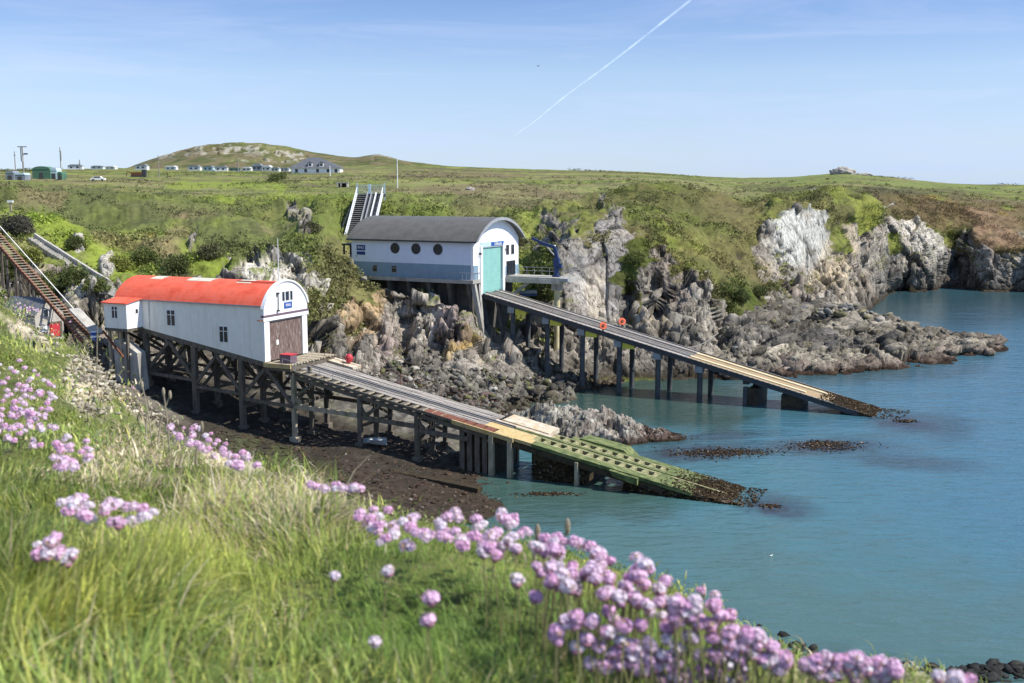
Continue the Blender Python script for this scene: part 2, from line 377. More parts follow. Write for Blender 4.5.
# layers: 0 base, 1 foot, 2 mid cliff, 3 cliff edge, 4 behind the edge, 5 bank, 6 brow, 7 plateau, 8 skyline, 9 beyond
K = {
-420:[Z(4,60),Z(12,80),Z(16,95),Z(19,110),Z(20,125),Z(21,150),Z(24,210),Z(26.5,320),Z(33,520),Z(18,900)],
-120:[Z(4,90),(345,110),(300,125),(258,138),(240,146),(225,155),(192,230),(182,320),(170,520),Z(18,900)],
0:  [Z(2,118),(335,124),(292,132),(255,141),(240,148),(222,158),(191,230),(181,320),(169,520),Z(18,900)],
60: [Z(2,118),(338,124),(302,131),(270,139),(252,147),(228,162),(194,240),(182,330),(168.5,560),Z(18,900)],
110:[Z(0,116),(345,122),(302,129),(286,133),(265,145),(235,168),(196,245),(182,340),(167.5,600),Z(18,900)],
180:[Z(0,118),(400,123),(315,129),(283,136),(262,146),(236,168),(199,245),(185,350),(167,600),Z(18,900)],
240:[Z(0,118),(395,123),(318,131),(276,139),(256,148),(238,166),(201,240),(186,350),(167,600),Z(18,900)],
290:[Z(0,120),(385,125),(325,132),(256,143),(238,152),(226,165),(202,225),(186,350),(167,620),Z(18,900)],
325:[Z(0,123),(380,128),(325,135),(247,147),(240,155),(232,166),(199,200),(187,340),(166,640),Z(18,900)],
345:[Z(0,124),(382,130),(330,137),(258,148),Z(13.2,158),Z(14,182),(199,203),(187,340),(165,650),Z(18,900)],
375:[Z(0,126),(386,131),(345,138),(290,146.5),Z(11.8,151),Z(13,182),(199,203),(186,350),(164,650),Z(20,900)],
400:[Z(0,127),(385,132),(350,139),(296,147),Z(11.4,151),Z(11.5,178),(199,203),(186,350),(163.5,650),Z(20,900)],
440:[Z(-1,127),(382,133),(350,140.5),(301,146.5),Z(11.0,150),Z(10.0,174),(201,205),(186,360),(164.5,650),Z(20,900)],
470:[Z(-1,130),(380,135),(352,141),(312,146),Z(8.6,151),Z(9.5,175),(202,215),(187,360),(166,650),Z(19,900)],
500:[Z(-2,134),(380,139),(358,147),(335,155),(315,162),(258,180),(208,218),(188,350),(167,650),Z(18,900)],
530:[Z(-2,139),(380,143),(356,149),(320,156),(290,162),(246,180),(211,212),(191,330),(168,650),Z(18,900)],
545:[Z(-2,141),(378,145),(345,151),(290,158),(255,166),(232,180),(207,215),(190,330),(168.5,650),Z(18,900)],
560:[Z(-2,144),(372,148),(310,156),(238,165),(229,173),(219,188),(204,225),(189,330),(169,650),Z(18,900)],
605:[Z(-2,146),(366,150),(300,159),(232,167),(224,175),(210,198),(197,238),(187,340),(170,650),Z(17,900)],
640:[Z(-2,148),(364,152),(300,161),(228,169),(219,180),(205,205),(192,255),(184,360),(171,650),Z(17,900)],
668:[Z(-2,147),(372,151),(318,160),(250,171),(236,183),(212,206),(194,260),(185,360),(173,650),Z(16,900)],
700:[Z(-2,148),(376,152),(325,161),(272,170),(250,186),(216,212),(197,268),(187,370),(175.5,650),Z(15,900)],
740:[Z(-2,150),(352,157),(315,167),(285,177),(262,194),(222,214),(203,264),(192,370),(177,650),Z(14,900)],
775:[Z(-2,158),(335,169),(305,183),(285,196),(270,206),(208,218),(199,262),(192,370),(176.5,650),Z(14,900)],
800:[Z(-2,168),(330,178),(303,194),(287,208),(274,215),(203,226),(196,268),(190,370),(175.5,640),Z(15,900)],
822:[Z(-2,178),(322,190),(302,204),(286,217),(274,222),(200,233),(194,275),(188,370),(173.5,620),Z(16,900)],
842:[Z(-2,190),(315,203),(299,213),(285,225),(272,232),(212,245),(194,285),(187,370),(172,600),Z(16,900)],
865:[Z(-2,222),(300,235),(288,242),(272,250),(240,256),(207,266),(193,300),(187,390),(174,600),Z(16,900)],
890:[Z(-2,252),S(291,0.2),(275,273),(250,277),(222,281),(203,292),(194,320),(188,400),(176,600),Z(15,900)],
925:[Z(-2,258),S(291,0),(268,281),(246,285),(226,291),(209,307),(198,345),(191,420),(180.5,600),Z(14,900)],
950:[Z(-2,268),S(289.5,0),(268,290),(250,293),(232,298),(213,312),(202,345),(193,420),(182.5,600),Z(13,900)],
972:[Z(-2,264),S(290.5,0),(270,285),(252,288),(235,295),(215,314),(204,350),(194,430),(183.5,600),Z(13,900)],
1024:[Z(-2,260),S(292,0),(268,280),(248,283),(230,296),(213,322),(204,360),(195,440),(184,600),Z(12,900)],
1200:[Z(-2,258),S(293,0),(272,278),(255,284),(236,296),(218,322),(206,360),(196,440),(186,600),Z(12,900)],
1420:[Z(-2,256),S(294,0),(276,276),(258,284),(240,296),(222,322),(208,360),(198,440),(187,600),Z(12,900)],
}
xs = np.concatenate([np.arange(-420, -40, 4.0), np.arange(-40, 750, 1.15), np.arange(750, 980, .65), np.arange(980, 1070, 1.15), np.arange(1070, 1420, 4.0)])
Dk, Zk = interp_knots(K, xs, 5)
COUNTS = [14, 80, 100, 46, 60, 56, 34, 26, 4]
D, ZZ, LAY = rows_of(Dk, Zk, COUNTS)
nc, nr = D.shape
XP = np.repeat(xs[:, None], nr, 1); LY = np.repeat(LAY[None], nc, 0)
def world_of(xs_, D_, Z_):
    h = Z_-H; fw = D_*CP - h*SP
    return np.stack([(xs_[:, None]-CX)/F*fw, D_, Z_], 2)
P0 = world_of(xs, D, ZZ)
_, PY = proj(P0[..., 0], P0[..., 1], P0[..., 2])
flat = P0.reshape(-1, 3)
rockL = (sstep(.2, 1.0, LY)*(1-sstep(2.85, 3.25, LY))).reshape(-1)
px = XP.reshape(-1); py = PY.reshape(-1); ly = LY.reshape(-1)
# on the right the steep white cliff stands between layers 4 and 5
steepR = (sstep(755, 770, px)*(1-sstep(845, 860, px))*sstep(3.8, 4.1, ly)*(1-sstep(4.8, 5.02, ly)))
lowR = (sstep(745, 760, px)*(1-sstep(870, 890, px))*(1-sstep(3.9, 4.2, ly)))
backR = (sstep(855, 870, px)*sstep(2.8, 3, ly)*(1-sstep(3.7, 4.3, ly)))
wn = fbm(np.stack([px/14, py/9, px*0], 1), 4, 5)
rock = np.maximum.reduce([rockL, steepR, lowR, backR])
rock = rock + (wn*1.1)*(rock > .02)*(ly > 1.7)
for b in [(282,268,46,17,-12),(318,285,22,34,-30),(232,262,10,5,0),(60,300,10,8,0),(88,305,26,20,0),(27,262,7,9,60),(78,248,6,7,0),(105,268,7,9,50),
          (398,300,34,24,0),(372,283,12,28,12),(343,332,34,36,0),(445,325,42,28,0),(560,242,20,26,-60),(520,258,14,7,-60),
          (575,262,15,40,0),(608,262,22,46,0),(663,290,20,34,10),(652,262,8,17,0),(712,322,24,42,0),(770,320,40,32,0),(735,262,10,5,40),(716,245,4,12,-30),
          (788,238,18,30,-20),(818,230,12,28,0),(832,290,40,30,0),(905,228,30,20,20),(868,250,26,28,0),(908,256,34,26,0),(985,258,50,16,4),(925,245,14,22,-35),(950,262,12,20,0),(985,268,12,22,0),(1015,265,20,14,0),
          (880,230,9,16,20),(884,262,10,24,0), (860,250,12,20,0),(192,240,3,8,30),(296,212,10,5,40),(306,218,6,12,10),(768,255,16,18,-40)]:
    rock = np.maximum(rock, blob(px, py, *b, wob=wn*.9)*1.0)
for b in [(332,262,32,18,40),(350,285,30,22,42),(330,300,24,14,0),(310,318,18,12,0),(632,262,13,27,28),(652,232,24,12,0),(700,252,42,24,20),(735,283,40,18,8),(740,298,24,18,0),
          (553,268,8,22,0),(548,292,10,12,0),(540,240,6,6,0),(588,244,4,4,0),(790,285,6,4,0),(850,214,20,12,30),(824,205,10,5,0),(838,236,9,18,-20),(893,244,6,9,0),(915,205,20,6,20),
          (948,228,22,14,30),(900,212,14,6,0),(505,262,10,20,10),(528,262,8,22,20),(762,205,20,14,25),(744,222,22,20,25),(1000,238,40,12,12),(640,300,5,12,10)]:
    rock = rock*(1-blob(px, py, *b, wob=wn*.8)*.97)
rock = np.clip(rock, 0, 1)
rk = sstep(.35, .65, rock)
# coves and buttresses: shift along the sight line, then blocky facets along the normal
steep = sstep(.3, 1, rockL + steepR + backR)
shift = np.zeros(len(flat))
for (x, y, rx, ry, dd) in [(655,292,7,26,5),(722,330,11,24,6),(628,300,6,18,4),(405,335,5,40,4),(955,270,14,22,9),(850,285,8,14,4),(535,300,9,30,5),(905,285,6,12,4),
                           (885,250,5,20,3),(760,335,18,20,-3),(940,280,5,12,4),(865,262,6,20,4),(345,352,10,12,3),(385,330,10,12,-1.5), (925,270,6,10,-2),(805,260,3,25,2)]:
    shift += dd*np.exp(-(((px-x)/rx)**2+((py-y)/ry)**2))
jw = fbm(np.stack([px*0, py/16, px*0+7], 1), 3, 12)*3
shift += .7*np.exp(-((px-605-(py-280)*.03-jw)/1.0)**2)*(py < 330)*(py > 236)
shift *= (ly > .3)
shift += steep*fbm(np.stack([px/30, py/60, px*0+3], 1), 3, 9)*2.5
f0 = flat.copy()
sc_ = (D.reshape(-1)+shift)/D.reshape(-1)
cam0 = np.array([0, 0, H])
flat = cam0 + (flat-cam0)*sc_[:, None]
P = flat.reshape(nc, nr, 3); N = normals(P).reshape(-1, 3)
if N[:, 2].mean() < 0: N = -N
# slabs dip: stretch the cells along a leaning axis
def strat(p, lean):
    a = lean; q = p.copy()
    q[:, 0] = p[:, 0]*math.cos(a)+p[:, 2]*math.sin(a); q[:, 2] = (-p[:, 0]*math.sin(a)+p[:, 2]*math.cos(a))
    return q
disp = np.zeros(len(flat)); crack = np.ones(len(flat))
idx = np.where(rock > .02)[0]
q = flat[idx] + .3*np.stack([fbm(flat[idx]*.25, 3, 31), fbm(flat[idx]*.25, 3, 32), fbm(flat[idx]*.25, 3, 33)], 1)
lean = .35
qs = strat(q, lean)
smoothslab = np.clip(blob(px, py, 600, 270, 44, 50, 0)[idx]+blob(px, py, 812, 232, 26, 40, -15)[idx], 0, 1)
amp = 1-.85*smoothslab
farf = (D.reshape(-1)[idx]/150)
a0, c0 = facet(qs*np.array([.15, .16, .075]), 1, 1.9, True)
a1, c1 = facet(qs*np.array([.55, .5, .30]), 2, 1.7, True)
a2, c2 = facet(qs*np.array([1.5, 1.4, .85]), 3, 1.5, True)
lowf = (.35+.65*sstep(.9, 1.5, ly[idx]))*(1-.88*blob(px, py, 405, 278, 70, 20, 6)[idx])
gc = np.linalg.norm(np.gradient(flat.reshape(nc, nr, 3), axis=0), axis=2).reshape(-1)[idx]; gr = np.linalg.norm(np.gradient(flat.reshape(nc, nr, 3), axis=1), axis=2).reshape(-1)[idx]
edge = 1/(1+(np.maximum(gc, gr)/.9)**2)
dd_ = (a0*2.7*(.25+.75*edge) + a1*.62*edge + a2*.16*edge)*amp*lowf + fbm(q*1.3, 4, 71)*.06*edge
cr = np.minimum(np.minimum(c0*5, c1*4+.2), c2*2.2+.55)
dd_ -= (1-sstep(0, .12, c0))*.8*amp*lowf*edge + (1-sstep(0, .10, c1))*.3*amp*lowf*edge
disp[idx] = dd_*np.clip(rock[idx], 0, 1); crack[idx] = cr
st_u = (qs[:, 0]*.8+qs[:, 1]*.35)*1.05+fbm(qs*.22, 3, 72)*2.2; saw = st_u-np.floor(st_u); sawm = (.35+.65*sstep(.35, .6, fbm(flat[idx]*.09, 2, 73)*.5+.5))
st_f = (qs[:, 0]*.8+qs[:, 1]*.35)*3.1+fbm(qs*.4, 3, 74)*2.0; saw2 = st_f-np.floor(st_f)
disp[idx] += (saw*.22+saw2*.07)*sawm*edge*edge*np.clip(rock[idx], 0, 1)*lowf*(1-.6*smoothslab); crack[idx] = np.minimum(cr, .18+2.2*np.minimum(saw, 1-saw)*1.2+ (1-sawm))
# rough vegetation
vg = 1-rk
dist = D.reshape(-1)
near = 1-sstep(230, 420, dist)
hum = fbm(flat*np.array([.16, .16, .3]), 4, 41); hum2 = fbm(flat*.9, 4, 43)
disp += vg*(fbm(flat*np.array([.055, .045, .08]), 3, 46)*5.0*near*sstep(3.6, 4.6, ly)*(1-sstep(5.6, 6.0, ly)) + hum*2.3*near*sstep(2.9, 3.6, ly+ (px < 520)*.6) + hum2*.55*near + hum*.6*(1-near))
plat = sstep(5.9, 6.3, ly)
disp *= 1-.55*plat
mv = N.copy()
flat = flat + mv*disp[:, None]
# keep the ground under the new boathouse, and do not let the skyline wander
P = flat.reshape(nc, nr, 3)
TN = normals(P).reshape(-1, 3); TN *= np.sign(TN[:, 2:3].mean())

# base colours: surface colours, with shade painted into a far recess
n1 = fbm(flat*np.array([.10, .06, .1]), 4, 51)*.5+.5; n2 = fbm(flat*np.array([.35, .2, .35]), 4, 52)*.5+.5; n3 = fbm(flat*1.4, 3, 53)*.5+.5
n4 = fbm(flat*np.array([.05, .03, .05]), 3, 54)*.5+.5
GR = (.155,.185,.044); GRB = (.235,.265,.058); GOR = (.100,.115,.038); HEA = (.105,.075,.050); STR = (.25,.20,.105); BRN = (.13,.095,.055)
veg = mix(GOR, GR, sstep(.38, .62, n2))
veg = mix(veg, GRB, sstep(.55, .75, n1)*.8)
veg = mix(veg, HEA, sstep(.52, .68, n4)*.55*sstep(.4, .6, n3+.1))
veg = mix(veg, STR, sstep(.62, .78, n3*.6+n2*.4)*.6)
bnd = fbm(flat*np.array([.018, .05, .05]), 4, 58)*.5+.5; bn2 = fbm(flat*np.array([.03, .09, .1]), 4, 59)*.5+.5
veg = mix(veg, (.215,.19,.095), sstep(.50, .62, bnd)*plat*.75); veg = mix(veg, (.115,.09,.055), sstep(.56, .66, bn2)*plat*.75); veg = mix(veg, (.17,.19,.06), sstep(.60, .68, bn2*.5+bnd*.5)*plat*.5)
veg = mix(veg, (.19,.165,.085), sstep(.57, .68, bn2)*(1-plat)*.55)
def paint(c, bl, amt=1.0):
    global veg
    veg = mix(veg, c, blob(px, py, *bl, wob=wn*.9)*amt)
# gorse and heather banks, meadows, bracken: where they grow
for bl in [(130,208,150,16,3),(60,200,80,12,0),(250,245,60,16,10),(180,262,30,12,0),(150,228,24,10,0)]: paint((.085,.098,.038), bl, .6)
for bl in [(60,235,45,14,20),(110,262,40,12,10),(210,270,25,9,0),(130,285,30,8,0),(300,198,45,5,0),(225,200,30,4,0),(232,185,60,4,0),(24,222,20,8,0)]: paint((.19,.245,.035), bl, .7)
for bl in [(40,203,26,6,0),(150,250,26,10,10),(100,240,16,8,0),(176,240,10,20,30),(196,222,30,5,0)]: paint((.21,.165,.09), bl, .55)
for bl in [(340,212,40,22,0),(425,212,60,14,0)]: paint((.115,.150,.035), bl, .65)
for bl in [(500,205,70,8,4),(470,214,30,8,0)]: paint((.12,.105,.055), bl, .6)
for bl in [(620,192,60,4,3),(430,184,40,4,0),(570,202,30,4,0),(520,190,60,3,0)]: paint((.20,.21,.075), bl, .7)
for bl in [(470,189,60,4,0),(560,196,50,4,3),(450,176,70,3,0)]: paint((.15,.11,.07), bl, .6)
for bl in [(690,215,50,18,20),(640,208,40,10,10),(720,235,40,16,30)]: paint((.105,.130,.035), bl, .75)
for bl in [(745,228,40,20,25),(735,262,50,16,20)]: paint((.14,.125,.055), bl, .5)
for bl in [(345,275,36,26,40),(320,300,26,20,0)]: paint((.15,.14,.06), bl, .7)
for bl in [(735,298,34,18,0),(770,300,20,8,0),(555,275,14,26,0),(632,262,14,28,28)]: paint((.06,.085,.018), bl, .8)
for bl in [(990,225,60,24,15),(940,215,50,12,10),(1060,230,90,26,5),(900,200,60,7,5)]: paint((.135,.105,.055), bl, .7)
for bl in [(1000,228,30,12,25),(985,238,24,8,0)]: paint((.27,.19,.125), bl, .55)
for bl in [(935,197,12,3,8),(955,205,9,2.5,10),(1002,216,5,2,0),(150,240,3,2,0)]: paint((.34,.25,.04), bl, .35)
for bl in [(940,186,90,3,3),(850,176,70,2.5,0),(790,180,50,3,0)]: paint((.15,.185,.055), bl, .7)
for bl in [(900,192,50,4,0),(830,190,60,4,0)]: paint((.075,.07,.035), bl, .6)
r1 = fbm(flat*.5, 4, 61)*.5+.5; r2 = fbm(flat*np.array([2.2, 2.2, .8]), 4, 62)*.5+.5; r3 = fbm(flat*.12, 3, 63)*.5+.5
cell = np.zeros(len(flat)); cell[idx] = a1
rc = mix((.19,.175,.155), (.36,.335,.295), sstep(.35, .65, r1))
rc = mix(rc, (.42,.38,.31), sstep(.55, .75, r2)*.5)
rc = rc*(1+.16*cell[:, None])
rc = mix(rc, (.30,.235,.20), sstep(.5, .7, r3)*.35)
rc = mix(rc, (.40,.26,.10), sstep(.66, .8, r1*.5+r3*.5)*.35)
def paintr(c, bl, amt=1.0):
    global rc
    rc = mix(rc, np.array(c)*(.75+.5*r2[:, None]), blob(px, py, *bl, wob=wn*.8)*amt)
for bl in [(282,270,46,20,-10),(322,285,20,26,-30),(90,302,30,14,0),(27,262,8,10,60),(78,248,8,8,0),(105,268,8,10,50)]: paintr((.50,.475,.42), bl, .85)
for bl in [(790,232,22,40,-20),(818,225,14,36,0)]: paintr((.44,.45,.43), bl, .85)
for bl in [(925,245,16,24,-35),(905,222,18,12,40)]: paintr((.50,.47,.42), bl, .75)
for bl in [(835,265,16,30,0),(830,285,24,14,0),(655,330,16,14,0),(760,270,14,14,0),(848,235,8,30,0)]: paintr((.50,.42,.30), bl, .6)
for bl in [(378,290,12,26,14),(360,310,20,24,0),(345,300,12,20,0)]: paintr((.40,.29,.165), bl, .85)
for bl in [(465,336,14,10,0),(445,345,20,6,0)]: paintr((.45,.30,.08), bl, .6)
for bl in [(425,312,16,18,20)]: paintr((.40,.375,.33), bl, .8)
for bl in [(455,322,24,16,0),(385,345,8,9,0)]: paintr((.27,.215,.205), bl, .75)
for bl in [(600,270,42,50,0)]: paintr((.285,.27,.255), bl, .8)
for bl in [(596,300,9,40,0),(585,245,12,10,0)]: paintr((.34,.29,.22), bl, .5)
for bl in [(890,265,14,26,0),(955,272,22,18,0)]: paintr((.13,.13,.125), bl, .75)  # shade of the left-facing bay recess painted into the rock colour
for bl in [(790,330,60,9,0),(660,345,30,12,0)]: paintr((.16,.15,.145), bl, .5)
rc = rc*np.array((.92,.905,.875)); rc = mix(rc, rc*np.array((.62,.64,.66)), sstep(.5, .66, fbm(flat*np.array([.10, .10, .05]), 3, 66)*.5+.5)*.8)
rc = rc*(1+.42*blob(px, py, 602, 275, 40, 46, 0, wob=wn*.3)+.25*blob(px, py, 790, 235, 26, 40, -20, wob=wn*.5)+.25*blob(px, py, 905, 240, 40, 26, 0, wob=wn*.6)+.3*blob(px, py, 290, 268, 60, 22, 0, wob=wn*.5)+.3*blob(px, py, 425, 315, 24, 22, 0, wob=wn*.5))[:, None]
crk = np.clip(.42+.58*sstep(0, .42, crack), 0, 1)          # darker towards the joints
rc = rc*crk[:, None]
zz = flat[:, 2]
tide = 1-sstep(1.3, 3.4, zz + fbm(flat*.6, 3, 77)*1.6)
rc = mix(rc, (.085,.075,.062), tide*.8)
rc = mix(rc, (.035,.028,.018), (1-sstep(.3, 1.3, zz + fbm(flat*.9, 3, 78)*.8))*.9)
tw = sstep(.3, .5, TN[:, 2]-.25)*sstep(5, 8, zz)*sstep(.52, .62, n2)*(1-smoothslab.mean()*0)
rk2 = rk*(1-tw*.85*(ly > 1.2))
veg = mix(veg, veg*np.array((.93,.88,.86)), sstep(500, 620, px)*(1-plat))
veg = mix(veg, (.105,.088,.045), sstep(.50, .62, fbm(flat*np.array([.07, .07, .09]), 4, 67)*.5+.5)*sstep(500, 640, px)*(1-plat)*.42)
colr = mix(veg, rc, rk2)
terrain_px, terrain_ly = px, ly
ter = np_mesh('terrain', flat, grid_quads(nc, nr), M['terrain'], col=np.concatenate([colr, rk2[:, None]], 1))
tag(ter, kind='structure')
TP = flat.reshape(nc, nr, 3); TROCK = rk2.reshape(nc, nr); TVEG = veg.reshape(nc, nr, 3)

from mathutils.bvhtree import BVHTree
def bvh_of(flatv, quads): return BVHTree.FromPolygons([tuple(v) for v in flatv.tolist()], quads.tolist())
BV_T = bvh_of(flat, grid_quads(nc, nr))
def hit(x, y, bv=None):
    """where the sight line through (x, y) meets the ground"""
    o = Vector((0, 0, H)); d = (at(x, y, 100)-o).normalized()
    r = (bv or BV_T).ray_cast(o + d*20, d)
    return r[0]
def ground(X, Y, bv=None):
    r = (bv or BV_T).ray_cast(Vector((X, Y, 200)), Vector((0, 0, -1)))
    return r[0].z if r[0] else 0

# ------------------------------------------------------------------ angular blocks and slabs breaking out of the cliffs
def make_blocks(pos, nrm, cols, size, rg, lean, shape, jit=.22, bury=.3, name='rocks'):
    protos = []
    for k in range(30):
        bm = bmesh.new()
        for sx in (-1, 1):
            for sy in (-1, 1):
                for sz in (-1, 1):
                    j = rg.uniform(-.42, .12, 3); bm.verts.new((sx*(1+j[0]), sy*(1+j[1]), sz*(1+j[2]-.12*(sx > 0))))
        for q in range(3): bm.verts.new(rg.uniform(-1, 1, 3)*1.02)
        bmesh.ops.convex_hull(bm, input=bm.verts); bmesh.ops.delete(bm, geom=[v for v in bm.verts if not v.link_faces], context='VERTS')
        bmesh.ops.triangulate(bm, faces=bm.faces); bm.verts.index_update(); protos.append((np.array([v.co[:] for v in bm.verts]), np.array([[v.index for v in f.verts] for f in bm.faces]))); bm.free()
    V = []; Fc = []; C_ = []; off = 0
    for k in range(len(pos)):
        bv, bf = protos[rg.integers(30)]; s = size[k]
        v = bv*np.array(shape)*rg.uniform(.6, 1.35, 3)*s
        a, b, c = lean[0]+rg.normal(0, jit), lean[1]+rg.normal(0, jit*.7), lean[2]+rg.normal(0, jit)
        ca, sa, cb, sb, cc, sc2 = math.cos(a), math.sin(a), math.cos(b), math.sin(b), math.cos(c), math.sin(c)
        R = np.array([[cc, -sc2, 0], [sc2, cc, 0], [0, 0, 1]])@np.array([[cb, 0, sb], [0, 1, 0], [-sb, 0, cb]])@np.array([[1, 0, 0], [0, ca, -sa], [0, sa, ca]])
        v = v@R.T + pos[k] - nrm[k]*s*bury
        V.append(v); Fc.append(bf+off); off += len(bv); C_.append(np.repeat((cols[k]*rg.uniform(.78, 1.22))[None], len(bv), 0))
    o = np_mesh(name, np.concatenate(V), np.concatenate(Fc), M['terrain'], col=np.clip(np.concatenate(C_), 0, .9)); tag(o, kind='structure'); return o
rg = np.random.default_rng(303)
slabm = np.clip(blob(px, py, 600, 272, 40, 44, 0)+blob(px, py, 808, 235, 30, 36, -15), 0, 1)
area = np.clip(np.repeat(np.gradient(xs)[:, None], nr, 1).reshape(-1), 0, 2)*np.clip(np.abs(np.gradient(PY, axis=1)).reshape(-1), 0, 3)
pb_ = (rk2 > .6)*(zz > -.3)*(ly > .5)*(px > -40)*(px < 1080)*area*(1-.93*slabm)*(1-.75*(zz < 3.5)*(px < 600))
zone = np.clip(blob(px, py, 372, 345, 42, 24)+blob(px, py, 850, 285, 60, 26)+blob(px, py, 770, 300, 40, 18)+.6*blob(px, py, 660, 340, 60, 22)+.5*blob(px, py, 700, 320, 30, 30)+.5*blob(px, py, 560, 350, 60, 10)+.35*blob(px, py, 90, 305, 40, 30)+.10, 0, 1)
pb_ *= zone
pb_ = pb_/pb_.sum(); pk = rg.choice(len(flat), 1500, p=pb_)
szb = np.exp(rg.normal(-.45, .52, len(pk)))*np.clip(dist[pk]/150, .8, 1.5)*.95; szb = np.clip(szb, .25, 2.6)
make_blocks(flat[pk], TN[pk], rc[pk], np.minimum(szb*.75, 1.2), rg, (.1, .34, .35), (.5, .9, 1.55), jit=.12, bury=.72)
# ------------------------------------------------------------------ the rocky point in front of the far bay
KP = {
640:[Z(-2,140),S(378,-.6),S(370,.3),S(360,1),Z(1,165),Z(-2,170)],
690:[Z(-2,143),S(377,0),S(366,1.2),S(352,2.5),(338,170),Z(0,178)],
735:[Z(-2,143),S(379,0),S(365,1.6),S(345,4),(312,172),Z(0,190)],
790:[Z(-2,143),S(377,0),S(361,1.8),S(338,4.2),(303,182),Z(0,205)],
850:[Z(-2,146),S(374,0),S(357,1.7),S(335,3.6),(309,188),Z(0,210)],
890:[Z(-2,151),S(369,0),S(352,1.5),S(335,2.6),(318,193),Z(-2,208)],
940:[Z(-2,156),S(364,0),S(347,1.4),S(338,1.8),(329,190),Z(-2,200)],
980:[Z(-2,160),S(359,0),S(347,1.1),S(342,1.4),(338,184),Z(-2,194)],
1003:[Z(-2,168),S(352.5,0),S(349,.3),S(347,.4),S(345,.3),Z(-2,186)],
1014:[Z(-3,170),Z(-1,172),Z(-.8,174),Z(-.8,176),Z(-1,178),Z(-3,186)],
}
xs2 = np.arange(640, 1014, 1.0)
D2, Z2 = interp_knots(KP, xs2, 4); D2, Z2, L2 = rows_of(D2, Z2, [10, 26, 34, 60, 24])
P2 = world_of(xs2, D2, Z2); f2 = P2.reshape(-1, 3); N2 = normals(P2).reshape(-1, 3)
l2 = np.repeat(L2[None], len(xs2), 0).reshape(-1); x2 = np.repeat(xs2[:, None], len(L2), 1).reshape(-1)
q2 = strat(f2+.6*fbm(f2*.3, 3, 81)[:, None], -.5)
b0, k0 = facet(q2*np.array([.13, .17, .35]), 11, 2.0, True); b1, k1 = facet(q2*np.array([.55, .6, .9]), 12, 1.9, True); b2, k2 = facet(q2*np.array([1.6, 1.6, 1.8]), 13, 1.6, True)
ends = sstep(640, 700, x2)*(1-sstep(985, 1010, x2)*.75)
sp2 = (q2[:, 0]*.5+q2[:, 2]*1.4)*.9+fbm(q2*.2, 3, 84)*1.5; sp2 = sp2-np.floor(sp2)
dp = (b0*1.5+b1*.45+b2*.1+sp2*.15-(1-sstep(0, .25, k0))*.5-(1-sstep(0, .25, k1))*.25)*ends*sstep(.3, 1.3, l2)
f2 = f2 + (N2*.4+np.array([0, -.1, .6]))*dp[:, None]
m1 = fbm(f2*.4, 4, 82)*.5+.5;  m2 = fbm(f2*1.5, 4, 83)*.5+.5
c2_ = mix((.17,.155,.135), (.36,.33,.28), sstep(.35, .65, m1)); c2_ = mix(c2_, (.24,.22,.12), sstep(.5, .7, m2)*.4)*(1+.15*b1[:, None])
c2_ = c2_*(.55+.45*sstep(0, .4, np.minimum(k0*2, k1*1.6+.1)))[:, None]
z2 = f2[:, 2]
c2_ = mix(c2_, (.33,.30,.25), (1-sstep(2.2, 3.0, z2+m1))*.45)
c2_ = mix(c2_, (.24,.195,.17), (1-sstep(1.3, 2.1, z2+m2*.8))*.85)
c2_ = mix(c2_, (.045,.028,.018), (1-sstep(.35, .8, z2+(m2-.5)*.7))*.95)
_, y2 = proj(f2[:, 0], f2[:, 1], f2[:, 2])
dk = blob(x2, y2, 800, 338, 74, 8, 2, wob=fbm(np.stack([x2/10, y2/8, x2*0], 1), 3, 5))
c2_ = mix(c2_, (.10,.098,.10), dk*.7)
c2_ = c2_*np.array((.84,.825,.79)); c2_ = mix(c2_, c2_*.55, sstep(.52, .64, fbm(f2*.14, 3, 86)*.5+.5)*.8)
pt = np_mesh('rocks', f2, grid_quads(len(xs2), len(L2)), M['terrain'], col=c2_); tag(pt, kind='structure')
rg = np.random.default_rng(404); TN2 = normals(f2.reshape(len(xs2), len(L2), 3)).reshape(-1, 3); TN2 *= np.sign(TN2[:, 2:3].mean())
wp = (l2 > .8)*(l2 < 4.6)*(f2[:, 2] > .1)*(x2 > 690)*np.clip(np.abs(np.gradient(y2.reshape(len(xs2), -1), axis=1)).reshape(-1), 0, 2); pk = rg.choice(len(f2), 750, p=wp/wp.sum())
big = sstep(930, 760, x2[pk])*sstep(345, 320, y2[pk]); szp = np.clip(np.exp(rg.normal(-.6, .5, len(pk)))*(.8+.9*big), .2, 2.4)
make_blocks(f2[pk], TN2[pk], c2_[pk]*1.08, szp*1.1, rg, (.15, -.35, .4), (1.5, 1.0, .45), jit=.16, bury=.5)
BV_P = bvh_of(f2, grid_quads(len(xs2), len(L2)))

